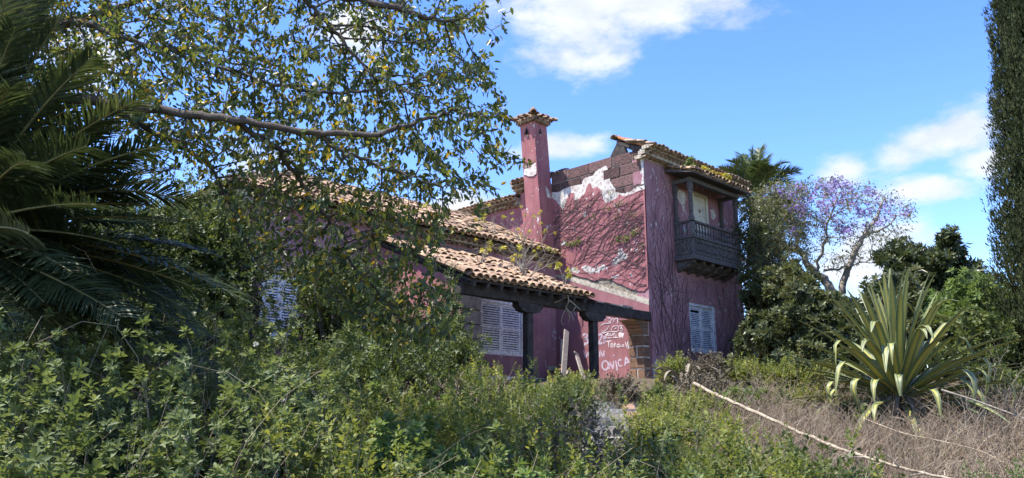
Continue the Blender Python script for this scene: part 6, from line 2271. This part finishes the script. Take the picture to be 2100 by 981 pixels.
def bare_shrub(u, vt, d, hw, n, label, wood):
    b_, c_, rad, h = mound(u, vt, d, hw)
    t = thing('bare_shrub', b_, label, 'shrub')
    A, B, ra, rb, tips = forked(b_, n, h * 0.75, 0.55 * hw)
    v, f = segs(A, B, ra * 0.75, rb * 0.75, 4)
    mesh_obj('twigs', v, f, wood, t)


bare_shrub(1500, 775, 15.5, 1.2, 16, 'leafless silvery shrub at the foot of the tower window', TWIG)
bare_shrub(1570, 790, 15.0, 1.2, 12, 'leafless pale shrub in front of the low dark bush', TWIG)
bare_shrub(2040, 720, 13.0, 1.0, 16, 'tall leafless grey shrub between the spiky rosette plant and the cypress', BARKP)
bare_shrub(2000, 800, 11.5, 1.1, 14, 'low leafless shrub in the brush at the right edge', BARKP)
bare_shrub(1240, 775, 17.0, 1.0, 8, 'small leafless shrub at the foot of the porch post', TWIG)

# fresh fern-like tuft at the lower right corner
q = at(2085, 985, 7.6)
q[2] = float(gz_xy(q[0], q[1]))
t = thing('asparagus_fern', q, 'feathery bright green tuft in the lower right corner', 'plant')
n_ = 130
tp = q + np.stack([rng.normal(0, 0.26, n_), rng.normal(0, 0.26, n_), rng.uniform(0.3, 0.85, n_)], -1)
v, f = stems_to(q, tp, 0.004, 0.0015)
mesh_obj('stems', v, f, PALMB_R, t)
sprigs('foliage', tp - np.array((0, 0, 0.1)), unit(tp - q) + rng.normal(0, 0.2, tp.shape), np.full(n_, 0.26), [(v_ * np.array((0.6, 1, 0.6)), f_) for v_, f_ in FINE], BRIGHT, t)


# stones
def rock(u, v, d, s, lab):
    c = at(u, v, d)
    c[2] = float(gz_xy(c[0], c[1])) + s * 0.25
    th = np.linspace(0, 2 * math.pi, 12, endpoint=False)
    prof = [(0.75, -0.5), (1.0, -0.1), (0.9, 0.3), (0.55, 0.52), (0.05, 0.58)]
    vs = []
    for rr_, z in prof:
        for a in th:
            k = rr_ * (1 + 0.16 * math.sin(3 * a + z * 4 + u) + 0.1 * math.sin(5 * a + u))
            vs.append(c + s * np.array((math.cos(a) * k, math.sin(a) * k * 0.75, z + 0.05 * math.sin(a * 2 + u))))
    fs = [[i * 12 + k, i * 12 + (k + 1) % 12, (i + 1) * 12 + (k + 1) % 12, (i + 1) * 12 + k] for i in range(4) for k in range(12)] + [[48 + k for k in range(12)]]
    tag(mesh_obj('stone', vs, fs, ROCK), lab, 'stone', 'stones at the lower edge')


rock(1690, 975, 8.0, 0.20, 'broad pale stone at the bottom edge below the fallen stalk')
rock(1795, 972, 8.3, 0.13, 'smaller tan stone right beside the fallen stalk tip')
rock(1620, 985, 7.6, 0.12, 'grey stone half hidden in weeds left of the broad pale stone')

# dead twigs lying every way over the dry brush
n_ = 420
f_ = rng.uniform(8, 14, n_)
u_ = rng.uniform(1500, 2110, n_)
b_ = np.array([W(a, (b - 1050) / FPX * a, 0) for a, b in zip(f_, u_)])
b_[:, 2] = gz_xy(b_[:, 0], b_[:, 1]) + rng.uniform(0.05, 0.3, n_)
an = rng.uniform(0, 6.28, n_)
hl = rng.uniform(0.3, 0.9, n_)
tp = b_ + np.stack([np.cos(an) * hl, np.sin(an) * hl, rng.uniform(0.0, 0.35, n_)], -1)
v, f = stems_to(b_, tp, 0.006, 0.002, 6, 0.25)
tag(mesh_obj('dead_twigs', v, f, TWIG), 'dead twigs lying crisscross on the dry brush at right', 'twigs', kind='stuff')
